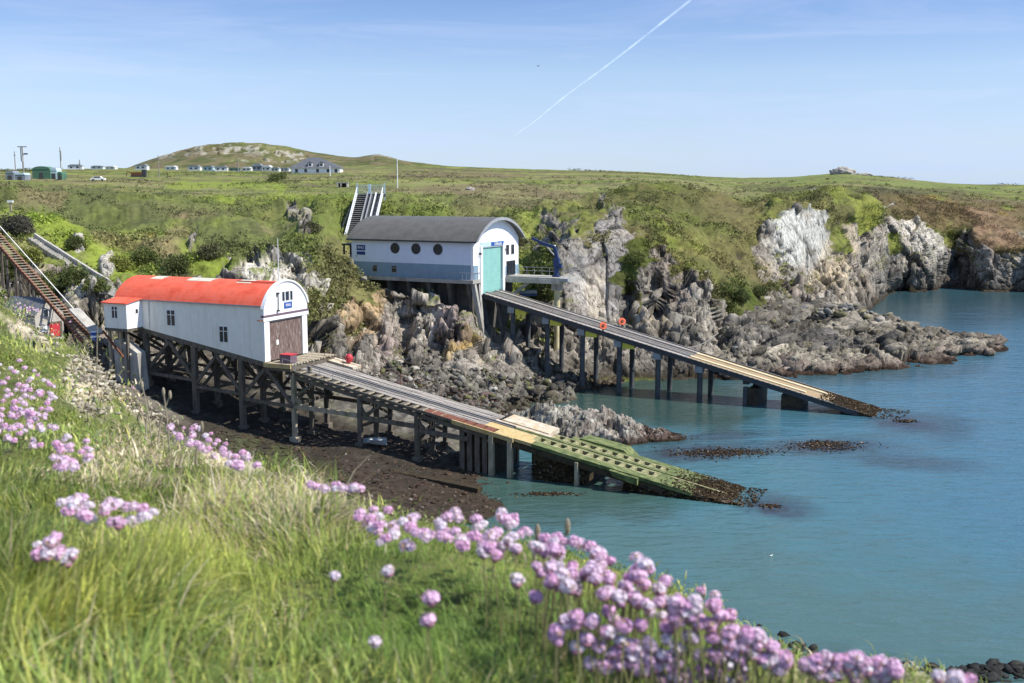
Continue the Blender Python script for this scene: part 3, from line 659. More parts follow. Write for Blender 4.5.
# ------------------------------------------------------------------ beach and gully floor
ctl = []
def c_(x, y, z): p = onz(x, y, z); ctl.append((p.x, p.y, z))
for a in [(105,372,6.7),(120,400,4.9),(145,385,5.5),(190,415,2.9),(240,430,1.9),(292,446,.9),(359,447,1.6),(359,463,.9),(418,462,.5),(410,476,.45),(455,492,.15),(490,500,.0),
          (250,400,3.2),(300,410,2.4),(350,420,1.7),(400,425,1.3),(445,440,.9),(300,385,3.8),(345,388,4),(380,392,2.6),(430,390,2.6),(480,392,2.0),
          (430,370,3.6),(480,370,3.2),(500,400,1.0),(520,392,1.2),(560,390,.9),(600,381,.5),(640,371,.35),(680,369,.1),
          (200,450,2.6),(150,430,4.5),(260,470,1.6),(330,490,1.0),(330,470,1.0),(400,500,.5),(460,512,.25),(505,512,.1),(520,470,-.4),(540,500,-.5),(560,480,-1),(500,435,.2),(520,412,-.1),
          (560,410,-.5),(600,400,-.8),(640,392,-1),(700,390,-1.2),(560,530,-1.5),(620,480,-2),(700,440,-2.5),(600,440,-1.5),(700,560,-4),(460,540,-.3),(400,530,.3),(300,520,1.5),
          (200,500,3),(480,455,.3),(470,425,.9),(540,370,1.9),(510,372,2.4),(580,366,1.6),(620,362,1.1),(655,362,.7),(540,385,1.2),(500,388,1.7),(560,352,3.0),(620,350,2.2),(510,345,4.6),(470,350,4.8),(430,355,4.8),(400,375,3.6)]: c_(*a)
ctl += [(40,70,-4),(60,90,-5),(60,130,-4),(50,170,-3),(-30,160,4),(0,165,3),(-60,120,9),(-70,100,7),(-50,70,3),(-20,60,1.0),(10,60,-2),(30,50,-4),(-40,85,4)]
ct = np.array(ctl)
def tps(r2): return np.where(r2 > 1e-9, r2*np.log(np.maximum(r2, 1e-9))*.5, 0)
nC = len(ct); A = np.zeros((nC+3, nC+3)); rr = ((ct[:, None, :2]-ct[None, :, :2])**2).sum(2)
A[:nC, :nC] = tps(rr)+np.eye(nC)*8; A[:nC, nC] = 1; A[:nC, nC+1:] = ct[:, :2]; A[nC, :nC] = 1; A[nC+1:, :nC] = ct[:, :2].T
cf = np.linalg.solve(A, np.concatenate([ct[:, 2], [0, 0, 0]]))
gx = np.arange(-72, 60, .27); gy = np.arange(58, 172, .27)
GX, GY = np.meshgrid(gx, gy, indexing='ij'); gp = np.stack([GX.ravel(), GY.ravel()], 1)
gz = np.zeros(len(gp))
for s0 in range(0, len(gp), 40000):
    g = gp[s0:s0+40000]; r = ((g[:, None]-ct[None, :, :2])**2).sum(2)
    gz[s0:s0+40000] = tps(r)@cf[:nC] + cf[nC] + g@cf[nC+1:]
gz = np.clip(gz, -5, 12)
f3 = np.concatenate([gp, gz[:, None]], 1)
bx, by = proj(f3[:, 0], f3[:, 1], f3[:, 2])
w3 = fbm(np.stack([bx/12, by/8, bx*0], 1), 4, 95)
bould = np.clip(blob(bx, by, 470, 378, 110, 30, 4, wob=w3*.8)+blob(bx, by, 560, 382, 90, 16, -2, wob=w3*.8)+blob(bx, by, 350, 372, 50, 30, 0, wob=w3*.8), 0, 1)
smoothp = blob(bx, by, 400, 482, 140, 26, 15)
e0, j0 = facet(f3*np.array([.35, .35, .5]), 21); e1, j1 = facet(f3*np.array([1.0, 1.0, 1.2]), 22); e2, j2 = facet(f3*2.3, 23)
rough3 = .25+.75*bould
h3 = (e0*.9+e1*.75+e2*.35-(1-sstep(0, .3, j1))*.3)*rough3*(1-.8*smoothp) + fbm(f3*.8, 4, 91)*.3*(1-.6*smoothp)
f3[:, 2] += h3*sstep(-2.5, 0, gz)
ma = fbm(f3*.35, 4, 92)*.5+.5; mb = fbm(f3*1.6, 4, 93)*.5+.5
c3 = mix((.085,.078,.068), (.21,.195,.165), sstep(.35, .65, ma*.5+mb*.5)); c3 = mix(c3, (.31,.29,.25), sstep(.60, .74, mb)*.6)*(1+.6*e1[:, None]*rough3[:, None])
c3 = mix(c3, (.09,.11,.035), sstep(.55, .7, ma)*.35)
for (x, y, rx, ry, c, am) in [(400,355,22,9,(.15,.20,.03),.8),(385,365,14,6,(.13,.19,.03),.8),(380,378,60,12,(.075,.07,.068),.6),(440,358,40,10,(.17,.155,.135),.7),
                              (540,375,60,9,(.13,.135,.06),.55),(640,368,60,6,(.09,.04,.025),.7),(600,385,60,8,(.05,.04,.022),.75),(660,366,30,4,(.13,.065,.04),.6),
                              (520,405,40,8,(.05,.05,.028),.7),(590,352,60,7,(.26,.23,.18),.6)]:
    c3 = mix(c3, c, blob(bx, by, x, y, rx, ry, 0, wob=w3*.8)*am)
# the brown weed-covered platform along the near side and the green strip beside it
plat3 = blob(bx, by, 415, 492, 150, 34, 13, soft=.2, wob=w3*.15)
c3 = mix(c3, np.array((.062,.045,.033))*(.4+.9*mb[:, None]), plat3*.95)
c3 = mix(c3, np.array((.07,.085,.028))*(.6+.8*mb[:, None]), blob(bx, by, 270, 455, 70, 20, 17, soft=.3, wob=w3*.3)*.85)
c3 = mix(c3, np.array((.050,.042,.034))*(.5+mb[:, None]), np.clip(blob(bx, by, 190, 400, 120, 34, 17, wob=w3*.4)+blob(bx, by, 340, 440, 130, 26, 15, wob=w3*.4), 0, 1)*.9)  # dark ground, with the shade under boathouse and slip painted in
c3 = mix(c3, (.20,.18,.15), blob(bx, by, 150, 402, 40, 5, 30, soft=.4, wob=w3*.3)*.7)
wet = 1-sstep(-.1, .45, f3[:, 2]+(mb-.5)*.6)
c3 = mix(c3, (.045,.033,.018), wet*.85*(1-plat3*.5))
be = np_mesh('beach', f3, grid_quads(len(gx), len(gy)), M['terrain'], col=np.concatenate([c3*.85, np.full((len(c3), 1), .25)], 1)); tag(be, kind='structure')
BEACH_Z = f3[:, 2].reshape(len(gx), len(gy))
def beach_z(X, Y):
    i = (X-gx[0])/.27; j = (Y-gy[0])/.27
    i = int(min(max(i, 0), len(gx)-1)); j = int(min(max(j, 0), len(gy)-1)); return float(BEACH_Z[i, j])
def floor_z(X, Y):
    return max(beach_z(X, Y), ground(X, Y) if Y < 400 else -9)

# ------------------------------------------------------------------ far hills behind the plateau
KH = {}
for x, y in [(60,176),(110,171),(130,167),(148,160),(165,154),(180,150),(205,143.5),(230,141.5),(262,142),(285,145.5),(310,151),(340,155.5),(356,157),(372,154.5),(380,153.5),(390,156.5),(402,160),(425,163),(450,166),(500,172),(560,178)]:
    KH[x] = [Z(18,600),(171.5,690),((171.5+y)/2+1,745),(y,810),Z(10,1000)]
xs4 = np.arange(60, 560, 1.0)
D4, Z4 = interp_knots(KH, xs4, 3); D4, Z4, L4 = rows_of(D4, Z4, [8, 34, 40, 6])
f4 = world_of(xs4, D4, Z4).reshape(-1, 3); x4, y4 = proj(f4[:, 0], f4[:, 1], f4[:, 2])
h4, g4 = facet(f4*np.array([.09, .05, .12]), 31); hh = fbm(f4*.06, 4, 97)
crag = np.clip(blob(x4, y4, 232, 152, 62, 9, 0, wob=hh*1.2)+blob(x4, y4, 290, 150, 18, 5, 10, wob=hh*1.5)+.6*blob(x4, y4, 379, 157, 12, 3, 0, wob=hh*1.5), 0, 1)
l4 = np.repeat(L4[None], len(xs4), 0).reshape(-1)
f4[:, 2] += (h4*3.2*crag + hh*2.2)*sstep(.5, 1.2, l4)*(1-sstep(2.6, 3, l4)*.7)
v4 = fbm(f4*.12, 4, 98)*.5+.5
c4 = mix((.085,.095,.035), (.15,.125,.07), sstep(.38, .62, v4)); c4 = mix(c4, (.17,.19,.06), sstep(.55, .7, fbm(f4*.03, 3, 99)*.5+.5)*.5)
c4 = mix(c4, (.38,.36,.31), crag*sstep(.54, .66, fbm(f4*np.array([.32, .14, .35]), 5, 100)*.5+.5+h4*.2)*.65)
hl = np_mesh('hills', f4, grid_quads(len(xs4), len(L4)), M['terrain'], col=np.concatenate([c4, np.zeros((len(c4), 1))], 1)); tag(hl, kind='structure')

# ------------------------------------------------------------------ sea
sxs = np.concatenate([np.arange(-500, 300, 20.0), np.arange(300, 1060, 2.0), np.arange(1060, 1800, 20.0)])
dsea = np.concatenate([np.linspace(25, 60, 8), np.linspace(62, 260, 330), np.linspace(270, 700, 20), np.array([1000, 2000, 5000, 15000, 60000.])])
SD = np.repeat(dsea[None], len(sxs), 0); fs = world_of(sxs, SD, SD*0).reshape(-1, 3)
sx_, sy_ = proj(fs[:, 0], fs[:, 1], fs[:, 2])
ws = fbm(np.stack([sx_/40, sy_/14, sx_*0], 1), 4, 111); ws2 = fbm(np.stack([sx_/9, sy_/4, sx_*0], 1), 4, 112)
cs = np.repeat(np.array([[.050,.135,.150]]), len(fs), 0)
cs = mix(cs, (.040,.110,.160), sstep(560, 1050, sx_+(460-sy_)*1.2+ws*120)*.75)
cs = mix(cs, (.058,.112,.100), sstep(470, 600, sy_+ws*60-(sx_-700)*.12)*.85)
cs = mix(cs, (.026,.055,.060), blob(sx_, sy_, 960, 306, 120, 20, 0, soft=.6, wob=ws*.5)*.85)  # dark reflection of the far cliffs painted into the water colour
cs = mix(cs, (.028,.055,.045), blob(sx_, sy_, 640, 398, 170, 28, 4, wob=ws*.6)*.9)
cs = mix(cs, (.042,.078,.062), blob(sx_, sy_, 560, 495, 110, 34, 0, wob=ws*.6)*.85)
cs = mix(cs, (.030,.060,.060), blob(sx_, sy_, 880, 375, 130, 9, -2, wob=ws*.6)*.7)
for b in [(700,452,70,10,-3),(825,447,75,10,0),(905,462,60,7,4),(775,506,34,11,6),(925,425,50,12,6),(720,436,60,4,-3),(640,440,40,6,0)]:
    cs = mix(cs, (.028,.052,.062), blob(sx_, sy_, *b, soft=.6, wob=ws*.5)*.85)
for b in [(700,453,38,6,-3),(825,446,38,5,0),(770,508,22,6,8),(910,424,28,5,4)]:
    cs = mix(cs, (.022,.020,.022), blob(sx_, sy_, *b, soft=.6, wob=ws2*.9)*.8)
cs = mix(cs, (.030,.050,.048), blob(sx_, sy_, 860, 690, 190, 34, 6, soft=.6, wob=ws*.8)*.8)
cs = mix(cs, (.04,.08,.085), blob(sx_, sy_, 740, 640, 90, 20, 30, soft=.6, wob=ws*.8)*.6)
m = bpy.data.materials.new('sea_water'); m.use_nodes = True; nt = m.node_tree; L = nt.links; b = nt.nodes['Principled BSDF']
vc = node(nt, 'ShaderNodeVertexColor', layer_name='Col'); L.new(vc.outputs[0], b.inputs['Base Color'])
b.inputs['Roughness'].default_value = .16; b.inputs['IOR'].default_value = 1.33
tcn = nt.nodes.new('ShaderNodeTexCoord'); mp = node(nt, 'ShaderNodeMapping'); mp.inputs['Rotation'].default_value = (0, 0, math.radians(-22)); mp.inputs['Scale'].default_value = (.55, 1.5, 1)
L.new(tcn.outputs['Object'], mp.inputs[0])
na = node(nt, 'ShaderNodeTexNoise', Scale=.75, Detail=4, Roughness=.55, Distortion=.4); nb = node(nt, 'ShaderNodeTexNoise', Scale=.16, Detail=3, Roughness=.5)
L.new(mp.outputs[0], na.inputs['Vector']); L.new(mp.outputs[0], nb.inputs['Vector'])
ad = node(nt, 'ShaderNodeMath', operation='MULTIPLY_ADD'); L.new(nb.outputs['Fac'], ad.inputs[0]); ad.inputs[1].default_value = 1.4; L.new(na.outputs['Fac'], ad.inputs[2])
bp = node(nt, 'ShaderNodeBump', Strength=.55, Distance=.28); L.new(ad.outputs[0], bp.inputs['Height']); L.new(bp.outputs[0], b.inputs['Normal'])
M['sea'] = m
se = np_mesh('sea', fs, grid_quads(len(sxs), len(dsea)), M['sea'], col=cs, smooth=True); tag(se, kind='structure')
# ------------------------------------------------------------------ helpers for things
def text(name, body, size, parent, loc, rot, material, extrude=.01):
    cu = bpy.data.curves.new(name, 'FONT'); cu.body = body; cu.size = size; cu.extrude = extrude; cu.align_x = 'CENTER'; cu.align_y = 'CENTER'
    tmp = bpy.data.objects.new('tmp', cu); me = bpy.data.meshes.new_from_object(tmp); bpy.data.objects.remove(tmp)
    me.materials.clear(); me.materials.append(material); o = bpy.data.objects.new(name, me); COL.objects.link(o); o.parent = parent
    o.location = loc; o.rotation_euler = rot; return o
def copy_tree(o, parent=None):
    c = o.copy(); COL.objects.link(c); c.parent = parent
    for ch in list(o.children): copy_tree(ch, c)
    return c
def arc_pts(y0, y1, z0, rise, n=18):
    w = (y1-y0)/2; R = (w*w+rise*rise)/(2*rise); a = math.asin(min(1, w/R)) if rise <= w else PI-math.asin(w/R); cz = z0+rise-R; cy = (y0+y1)/2
    return [(cy+R*math.sin(-a+2*a*k/n), cz+R*math.cos(-a+2*a*k/n)) for k in range(n+1)]
def window(parent, x, z, w, h, ypl, panes=2, frame_mat=None):
    """a window in a wall that faces local -y"""
    fm = frame_mat or M['white_paint']; m = MB(); t = .06
    m.box(x-w/2-t, x+w/2+t, ypl-.05, ypl+.04, z-h/2-t, z-h/2); m.box(x-w/2-t, x+w/2+t, ypl-.05, ypl+.04, z+h/2, z+h/2+t)
    m.box(x-w/2-t, x-w/2, ypl-.05, ypl+.04, z-h/2, z+h/2); m.box(x+w/2, x+w/2+t, ypl-.05, ypl+.04, z-h/2, z+h/2)
    for k in range(1, panes): m.box(x-w/2+w*k/panes-.035, x-w/2+w*k/panes+.035, ypl-.045, ypl+.04, z-h/2, z+h/2)
    m.box(x-w/2, x+w/2, ypl-.043, ypl+.04, z+h*.2-.03, z+h*.2+.03)
    f = m.build('window', fm, parent)
    MB().box(x-w/2, x+w/2, ypl-.012, ypl+.03, z-h/2, z+h/2).build('pane', M['dark_glass'], f); return f
def window_x(parent, y, z, w, h, xpl, panes=2, frame_mat=None):
    """a window in a wall that faces local +x"""
    fm = frame_mat or M['white_paint']; m = MB(); t = .06
    m.box(xpl-.04, xpl+.05, y-w/2-t, y+w/2+t, z-h/2-t, z-h/2); m.box(xpl-.04, xpl+.05, y-w/2-t, y+w/2+t, z+h/2, z+h/2+t)
    m.box(xpl-.04, xpl+.05, y-w/2-t, y-w/2, z-h/2, z+h/2); m.box(xpl-.04, xpl+.05, y+w/2, y+w/2+t, z-h/2, z+h/2)
    for k in range(1, panes): m.box(xpl-.04, xpl+.045, y-w/2+w*k/panes-.035, y-w/2+w*k/panes+.035, z-h/2, z+h/2)
    f = m.build('window', fm, parent)
    MB().box(xpl-.03, xpl+.012, y-w/2, y+w/2, z-h/2, z+h/2).build('pane', M['dark_glass'], f); return f

# ================================================================== old boathouse on timber piles
A1 = math.radians(-25.0)
O1 = at(264, 362, 110)
def W1(x, y, z=0):
    return Vector((O1.x + x*math.cos(A1) - y*math.sin(A1), O1.y + x*math.sin(A1) + y*math.cos(A1), O1.z + z))
def F1(x, y):                       # ground level below, in local z
    p = W1(x, y); return floor_z(p.x, p.y) - O1.z
bh = empty('boathouse', O1, A1, 'cream corrugated boathouse with red barrel roof and weathered timber doors, raised on timber piles', 'boathouse')
LB, WB, EV, RI = 19.3, 7.1, 5.75, 2.05
sl1 = .165                          # fall of the floor
m = MB()
m.prism([(-LB, sl1*LB), (0, 0), (0, EV), (-LB, EV)], 1, 0, .12)
m.prism([(-LB, sl1*LB), (0, 0), (0, EV), (-LB, EV)], 1, WB-.12, WB)
gp_ = arc_pts(0.12, WB-.12, EV, RI-.06)
m.prism([(0.12, sl1*LB), (WB-.12, sl1*LB)] + [(y, z) for y, z in reversed(gp_)], 0, -LB, -LB+.12)
m.build('wall', M['white_sheet'], bh)
m = MB(); outer = arc_pts(-.22, WB+.22, EV-.03, RI+.12, 22); inner = arc_pts(-.12, WB+.12, EV-.03, RI+.03, 22)
m.prism(outer+list(reversed(inner)), 0, -LB-.25, -.02)
roof = m.build('roof', M['red_roof'], bh)
MB().box(-LB-.25, -.02, -.26, -.14, EV-.17, EV-.05).build('gutter', M['grey_steel'], roof)
def roof_strip(x0, x1, a0, a1, name, mt):
    oc = arc_pts(-.22, WB+.22, EV-.03, RI+.15, 60); k0, k1 = int(a0*60), int(a1*60); seg = oc[k0:k1+1]
    lo = [(y, z-.02) for y, z in seg]; return MB().prism(seg+list(reversed(lo)), 0, x0, x1).build(name, mt, roof)
for x0, x1 in [(-16.6,-15.0),(-11.6,-8.4),(-5.0,-3.2)]: roof_strip(x0, x1, .36, .50, 'skylight', M['skylight'])
MB().box(-5.1, 0.0, 2.5, 2.62, EV+RI+.02, EV+RI+.11).build('ridge_trim', M['red_roof'], roof)
# front gable
m = MB(); g = arc_pts(-.15, WB+.15, EV-.35, RI+.5, 26); m.prism([(WB+.15, EV-1.0), (-.15, EV-1.0)]+g, 0, 0.0, .28)
gab = m.build('gable', M['white_paint'], bh)
rim = arc_pts(-.3, WB+.3, EV-.35, RI+.66, 26); rin = arc_pts(-.15, WB+.15, EV-.35, RI+.5, 26)
MB().prism(rim+list(reversed(rin)), 0, -.02, .42).build('verge_board', M['white_paint'], gab)
m = MB(); m.box(0.0, .36, -.3, WB+.3, EV-1.22, EV-1.0); m.build('lintel_trim', M['trim_purple'], bh)
MB().box(0.0, .33, -.28, WB+.28, EV-1.62, EV-1.22).build('lintel', M['white_paint'], bh)
for y in (-.1, WB-.75): MB().box(-.02, .25, y, y+.85, 0, EV-1.62).build('door_post', M['white_paint'], bh)
dz = EV-1.62
for k, (ya, yb) in enumerate([(.75, 2.45), (2.47, 4.15), (4.17, WB-.75)]):
    d_ = MB().box(-.1, .08, ya, yb, 0.0, dz).build('door', M['door_timber'], bh)
MB().box(.08, .12, 2.0, 2.35, 1.5, 2.0).build('notice', M['white_paint'], bh)
MB().tube((.15, .75, dz-.12), (.15, WB-.75, dz-.12), .05).build('door_rail', M['grey_steel'], bh)
for y in (3.1, 3.75, 4.45):
    window_x(bh, y, EV+.65, .42 if y != 3.75 else .6, .95, .28, 1)
sg = MB().box(.28, .33, 3.2, 4.55, EV-.62, EV+.0).build('sign', M['sign_blue'], bh)
text('lettering', 'RNLI', .42, sg, (.34, 3.87, EV-.31), (PI/2, 0, PI/2), M['white_paint'])
MB().path([(.42, 2.1, EV-.75), (.42, 2.1, EV+1.0)], .05).box(.3, .5, 1.95, 2.25, EV+.95, EV+1.15).box(.3, .5, 1.95, 2.25, EV-.8, EV-.65).build('bracket', M['dark_steel'], bh)
MB().box(.02, .3, -.9, .2, EV-1.5, EV-1.4).build('lamp_arm', M['rust'], bh)
window(bh, -11.9, 3.9, 1.05, 1.6, 0, 2); window(bh, -5.0, 2.55, 1.05, 1.6, 0, 2)
for xx in (-14.9,): MB().tube((xx, -.08, 2.6), (xx, -.08, EV-.1), .05).build('downpipe', M['white_sheet'], bh)
MB().tube((.1, 2.7, EV+1.6), (.1, 2.7, EV+6.6), .06, .03).build('flagpole', M['white_steel'], bh)
# floor frame
m = MB()
for y in (.15, WB/2, WB-.15): m.bar((-LB, y, sl1*LB-.25), (0, y, -.25), .3, .5)
for x in np.arange(-LB, .1, 2.2): m.bar((x, -.1, -x*sl1-.62), (x, WB+.1, -x*sl1-.62), .25, .28)
m.build('floor_frame', M['old_timber'], bh)
MB().prism([(-LB+.2, sl1*LB-.02), (-.2, -.02), (-.2, -.12), (-LB+.2, sl1*LB-.12)], 1, .3, WB-.3).build('floor_boards', M['old_timber'], bh)
bays = [-3.0, -9.1, -15.6]
def pile(parent, x, y, top, r=.24, mt='old_timber', name='leg', foot=True, lo=None):
    b = F1(x, y)-.4 if lo is None else lo
    m = MB().bar((x, y, b), (x, y, top), r*2, r*2)
    if foot: m.box(x-.42, x+.42, y-.42, y+.42, b-.6, b+.75)
    return m.build(name, M[mt], parent, bevel=.03)
for i, x in enumerate(bays + [-19.0]):
    for y in (.15, WB/2, WB-.15):
        pile(bh, x, y, -x*sl1-.5, .27 if y < 1 else .24)
    m = MB(); zt = -x*sl1-.8; zb = max(F1(x, 1)+1.4, zt-4.6)
    m.bar((x+.25, .15, zb), (x+.25, WB-.15, zt), .2, .28); m.bar((x-.25, WB-.15, zb), (x-.25, .15, zt), .2, .28); m.bar((x+.3, -.2, zb+.1), (x+.3, WB+.2, zb+.1), .2, .3)
    m.build('cross_brace', M['old_timber'], bh)
for y in (.12, WB/2, WB-.12):
    for xa, xb in ((-15.6, -9.1), (-9.1, -3.0), (-3.0, 3.4)):
        za, zb2 = -xa*sl1-.6, (-xb*sl1-.6 if xb < 0 else -.9); lo = min(za, zb2)-3.0; xm = (xa+xb)/2
        m = MB(); m.bar((xa, y-.12, lo), (xm, y-.12, (za+zb2)/2-.1), .22, .34); m.bar((xb, y-.12, lo-.3), (xm, y-.12, (za+zb2)/2-.1), .22, .34)
        m.bar((xa, y-.05, lo-.1), (xb, y-.05, lo-.45), .24, .32)
        m.build('brace', M['old_timber'], bh)
# lean-to annex at the rear corner
ax0, ax1, ay = -19.0, -15.9, -2.25
an_z0, an_z1 = 2.75, 5.35
m = MB().box(ax0, ax1, ay, -.003, an_z0, an_z1)
m.prism([(ay, an_z1), (-.003, an_z1), (-.003, an_z1+.38), (ay, an_z1+.05)], 0, ax0, ax1)
an = m.build('annex', M['white_sheet'], bh)
MB().box(ax1, ax1+.03, ay+.02, -.01, an_z0, an_z1+.1).build('sunlit_end', M['front_white'], an)  # whiter sheet stands for sunlight on the seaward end of the annex
MB().prism([(ay-.25, an_z1+.03), (.0, an_z1+.42), (.0, an_z1+.52), (ay-.25, an_z1+.13)], 0, ax0-.2, ax1+.2).build('annex_roof', M['red_roof'], an)
window(an, ax0+1.5, 4.45, .75, 1.2, ay, 2); window_x(an, -.8, 4.5, .35, .45, ax1+.03, 1)
MB().box(ax0, ax1+.1, ay-.05, -.01, an_z0-.3, an_z0).build('annex_beam', M['old_timber'], an)
for x in (ax0+.35, ax1-1.2, ax1-.3):
    MB().bar((x, ay+.3, F1(x, ay)-.5), (x, ay+.3, an_z0-.3), .28, .28).build('annex_leg', M['post_timber'] if x < -17 else M['old_timber'], bh)
MB().prism([(-18.2, F1(-18, -1.5)-1), (-14.6, F1(-15, -1.5)-1), (-15.0, .2), (-17.2, 1.4), (-18.2, 1.5)], 1, -1.9, -.7).build('concrete_pier', M['concrete'], bh)
MB().bar((-19.5, ay+.2, an_z0-.4), (-16.2, ay-.4, -.2), .14, .2).build('prop', M['rust'], bh)

# ================================================================== old slipway
os_ = empty('slipway', O1, A1, 'old weathered slipway with algae-covered lower end, running down from the red-roofed boathouse', 'slipway')
S1 = .186
def z1(x): return -S1*x - .05
def seg(m, x0, x1, y0, y1, t, dz=0):
    return m.add([(x0,y0,z1(x0)+dz-t),(x1,y0,z1(x1)+dz-t),(x1,y1,z1(x1)+dz-t),(x0,y1,z1(x0)+dz-t),(x0,y0,z1(x0)+dz),(x1,y0,z1(x1)+dz),(x1,y1,z1(x1)+dz),(x0,y1,z1(x0)+dz)],
                 [(0,3,2,1),(4,5,6,7),(0,1,5,4),(1,2,6,5),(2,3,7,6),(3,0,4,7)])
YN, YF = .25, 6.0
# boards laid lengthwise with gaps
for (ya, yb, mt, nm) in [(1.45, 2.25, 'deck_grey', 'deck'), (2.40, 2.85, 'deck_grey', 'deck'), (3.6, 4.0, 'deck_grey', 'deck'), (4.12, 4.75, 'deck_grey', 'deck'), (4.9, 5.95, 'deck_grey', 'deck')]:
    m = MB(); x = 3.2
    while x < 24.0:
        L_ = random.uniform(2.2, 4.5); x2_ = min(x+L_, 24.2)
        n = max(1, round((yb-ya)/.3)); ww = (yb-ya)/n
        for k in range(n):
            j = random.uniform(-.02, .02); seg(m, x+.01, x2_-.02, ya+k*ww+.02, ya+(k+1)*ww-.02, .1, j)
        x = x2_
    m.build(nm, M[mt], os_)
for y in (2.95, 3.5): seg(seg(MB(), .3, 26.5, y-.06, y+.06, .14, .11), .3, 26, y-.11, y+.11, .03, .0).build('rail', M['rail_steel'] if y < 3 else M['rail_steel'], os_)
seg(MB(), 26.5, 44.0, 2.86, 3.11, .3, -.02).build('keel_bed', M['algae'], os_)
seg(MB(), 26.5, 44.0, 3.35, 3.69, .3, -.02).build('keel_bed', M['algae'], os_)
seg(MB(), .4, 44.5, 3.12, 3.34, .05, -.08).build('keel_channel', M['weedy'], os_)
m = MB()
for k in range(22): x = 3.3+k*.95; m.bar((x, YN-.15, z1(x)-.28), (x, YF+.1, z1(x)-.28), .16, .26)
m.build('cross_beams', M['old_timber'], os_)
m = MB()
for y in (YN+.1, 2.0, 4.2, YF-.1):
    m.bar((2.8, y, z1(2.8)-.62), (25.5, y, z1(25.5)-.62), .28, .42)
m.build('girders', M['old_timber'], os_)
# stepped walkway down the near side
m = MB(); m2 = MB()
for k in range(17):
    x = 3.6+k*1.0; m.box(x, x+.62, YN-.1, 1.3, z1(x)-.18, z1(x)-.08); m2.box(x+.60, x+.68, YN-.1, 1.3, z1(x)-.20, z1(x)-.06)
m.build('tread', M['old_timber'], os_); m2.build('nosing', M['post_timber'], os_)
seg(seg(MB(), 3.3, 24.5, YN-.22, YN-.12, .26, .02), 3.3, 24.5, 1.3, 1.38, .2, .02).build('stringer', M['old_timber'], os_)
# platform in front of the doors
m = MB()
for k in range(24): m.box(.3+k*.0, 3.2+(k % 3)*.12, -.2+k*.34, .12+k*.34, -.20, -.06-(k % 4)*.01)
m.build('platform', M['post_timber'], os_)
seg(MB(), 1.5, 6.5, 6.3, 8.0, .25, .2).build('platform_ramp', M['pale_concrete'], os_)
MB().box(.2, 3.5, -.36, -.2, -.45, -.02).build('edge_beam', M['ochre'], os_)
MB().box(.3, 3.4, -.2, 7.6, -.75, -.3).build('platform_beam', M['old_timber'], os_)
# near-side handrail at the top, far-side handrail all the way
m = MB()
for k in range(6): x = 2.2+k*1.5; m.tube((x, YN-.15, z1(x)-.1), (x, YN-.15, z1(x)+.95), .025, n=6)
m.tube((2.2, YN-.15, z1(2.2)+.95), (9.7, YN-.15, z1(9.7)+.95), .02, n=6).tube((2.2, YN-.15, z1(2.2)+.5), (9.7, YN-.15, z1(9.7)+.5), .015, n=6)
m.build('handrail', M['grey_steel'], os_)
m = MB(); hx = [3+k*2.3 for k in range(10)]
for x in hx: m.tube((x, YF+.3, z1(x)-.3), (x, YF+.3, z1(x)+1.05), .03, n=6)
for h_ in (1.05, .55): m.tube((3, YF+.3, z1(3)+h_), (hx[-1], YF+.3, z1(hx[-1])+h_), .02, n=6)
m.build('handrail', M['rust'], os_)
m = MB().box(4.2, 4.6, 1.45, 1.7, z1(4.4), z1(4.4)+.5); m.build('junction_box', M['old_timber'], os_)
# bents of the upper slip: near, middle and far legs with curved knees and tie beams
for i, x in enumerate((3.4, 11.2, 17.6)):
    for y in (YN, 3.2, YF-.1):
        lo = F1(x, y)-.4
        if i == 0 and y == YN: lo = -8.2
        pile(os_, x, y, z1(x)-.45, .22, 'post_timber' if (i == 0 and y == YN) else 'old_timber', lo=lo)  # near top post in paler timber: sunlight put into its colour
    zt = z1(x)-.75; zb = zt-2.6
    MB().bar((x, YN, zb), (x, YF, zt), .2, .26).bar((x, YF, zb), (x, YN, zt), .2, .26).bar((x+.15, YN-.2, zb-.1), (x+.15, YF+.2, zb-.1), .22, .3).build('cross_brace', M['old_timber'], os_)
for y in (YN, YF-.1):
    for xa, xb in ((3.4, 11.2), (11.2, 17.6), (17.6, 23.0)):
        za = z1(xa)-3.6+ (1.0 if xa > 11 else 0)+(.5 if xa > 17 else 0); zb = za-.35
        m = MB(); m.bar((xa, y, za), (xb, y, zb), .3, .42)
        pts = [(xa+.15, y, za+1.0), (xa+.35, y, za+.55), (xa+.8, y, za+.2)]
        m.bar(pts[0], pts[1], .26, .26); m.bar(pts[1], pts[2], .26, .26)
        m.build('tie_beam', M['post_timber'] if (y < 1 and xa < 5) else M['old_timber'], os_)
        MB().bar((xa+.1, y, za+.6 if y > 1 else z1(xa)-2.6), (xa+2.4, y, z1(xa+2.4)-.8), .2, .26).build('knee_brace', M['old_timber'], os_)
# ribbed pier, rusty and ochre coping, pale slab
WL = -O1.z                             # sea level in this frame
px0, px1 = 22.2, 25.6
m = MB().prism([(px0, WL-1), (px1, WL-1), (px1, z1(px1)-.45), (px0, z1(px0)-.45)], 1, .75, YF-.2)
m.build('pier', M['weedy'], os_)
for x in (22.3, 23.1, 23.9, 24.7): MB().bar((x, .5, WL-1), (x, .5, z1(x)-.4), .16, .5).build('pier_rib', M['old_timber'], os_)
for x, w_ in ((25.5, .42), (27.4, .42), (34.0, .30)): MB().box(x-w_/2, x+w_/2, .0, .5, WL-1, z1(x)-.42).build('leg', M['post_timber'], os_)
for x in (25.5, 27.4): MB().box(x-.2, x+.2, YF-.4, YF, WL-1, z1(x)-.42).build('leg', M['old_timber'], os_)
seg(MB(), 18.5, 21.5, YN-.2, 1.4, .16, .03).build('rust_plate', M['rust_band'], os_)
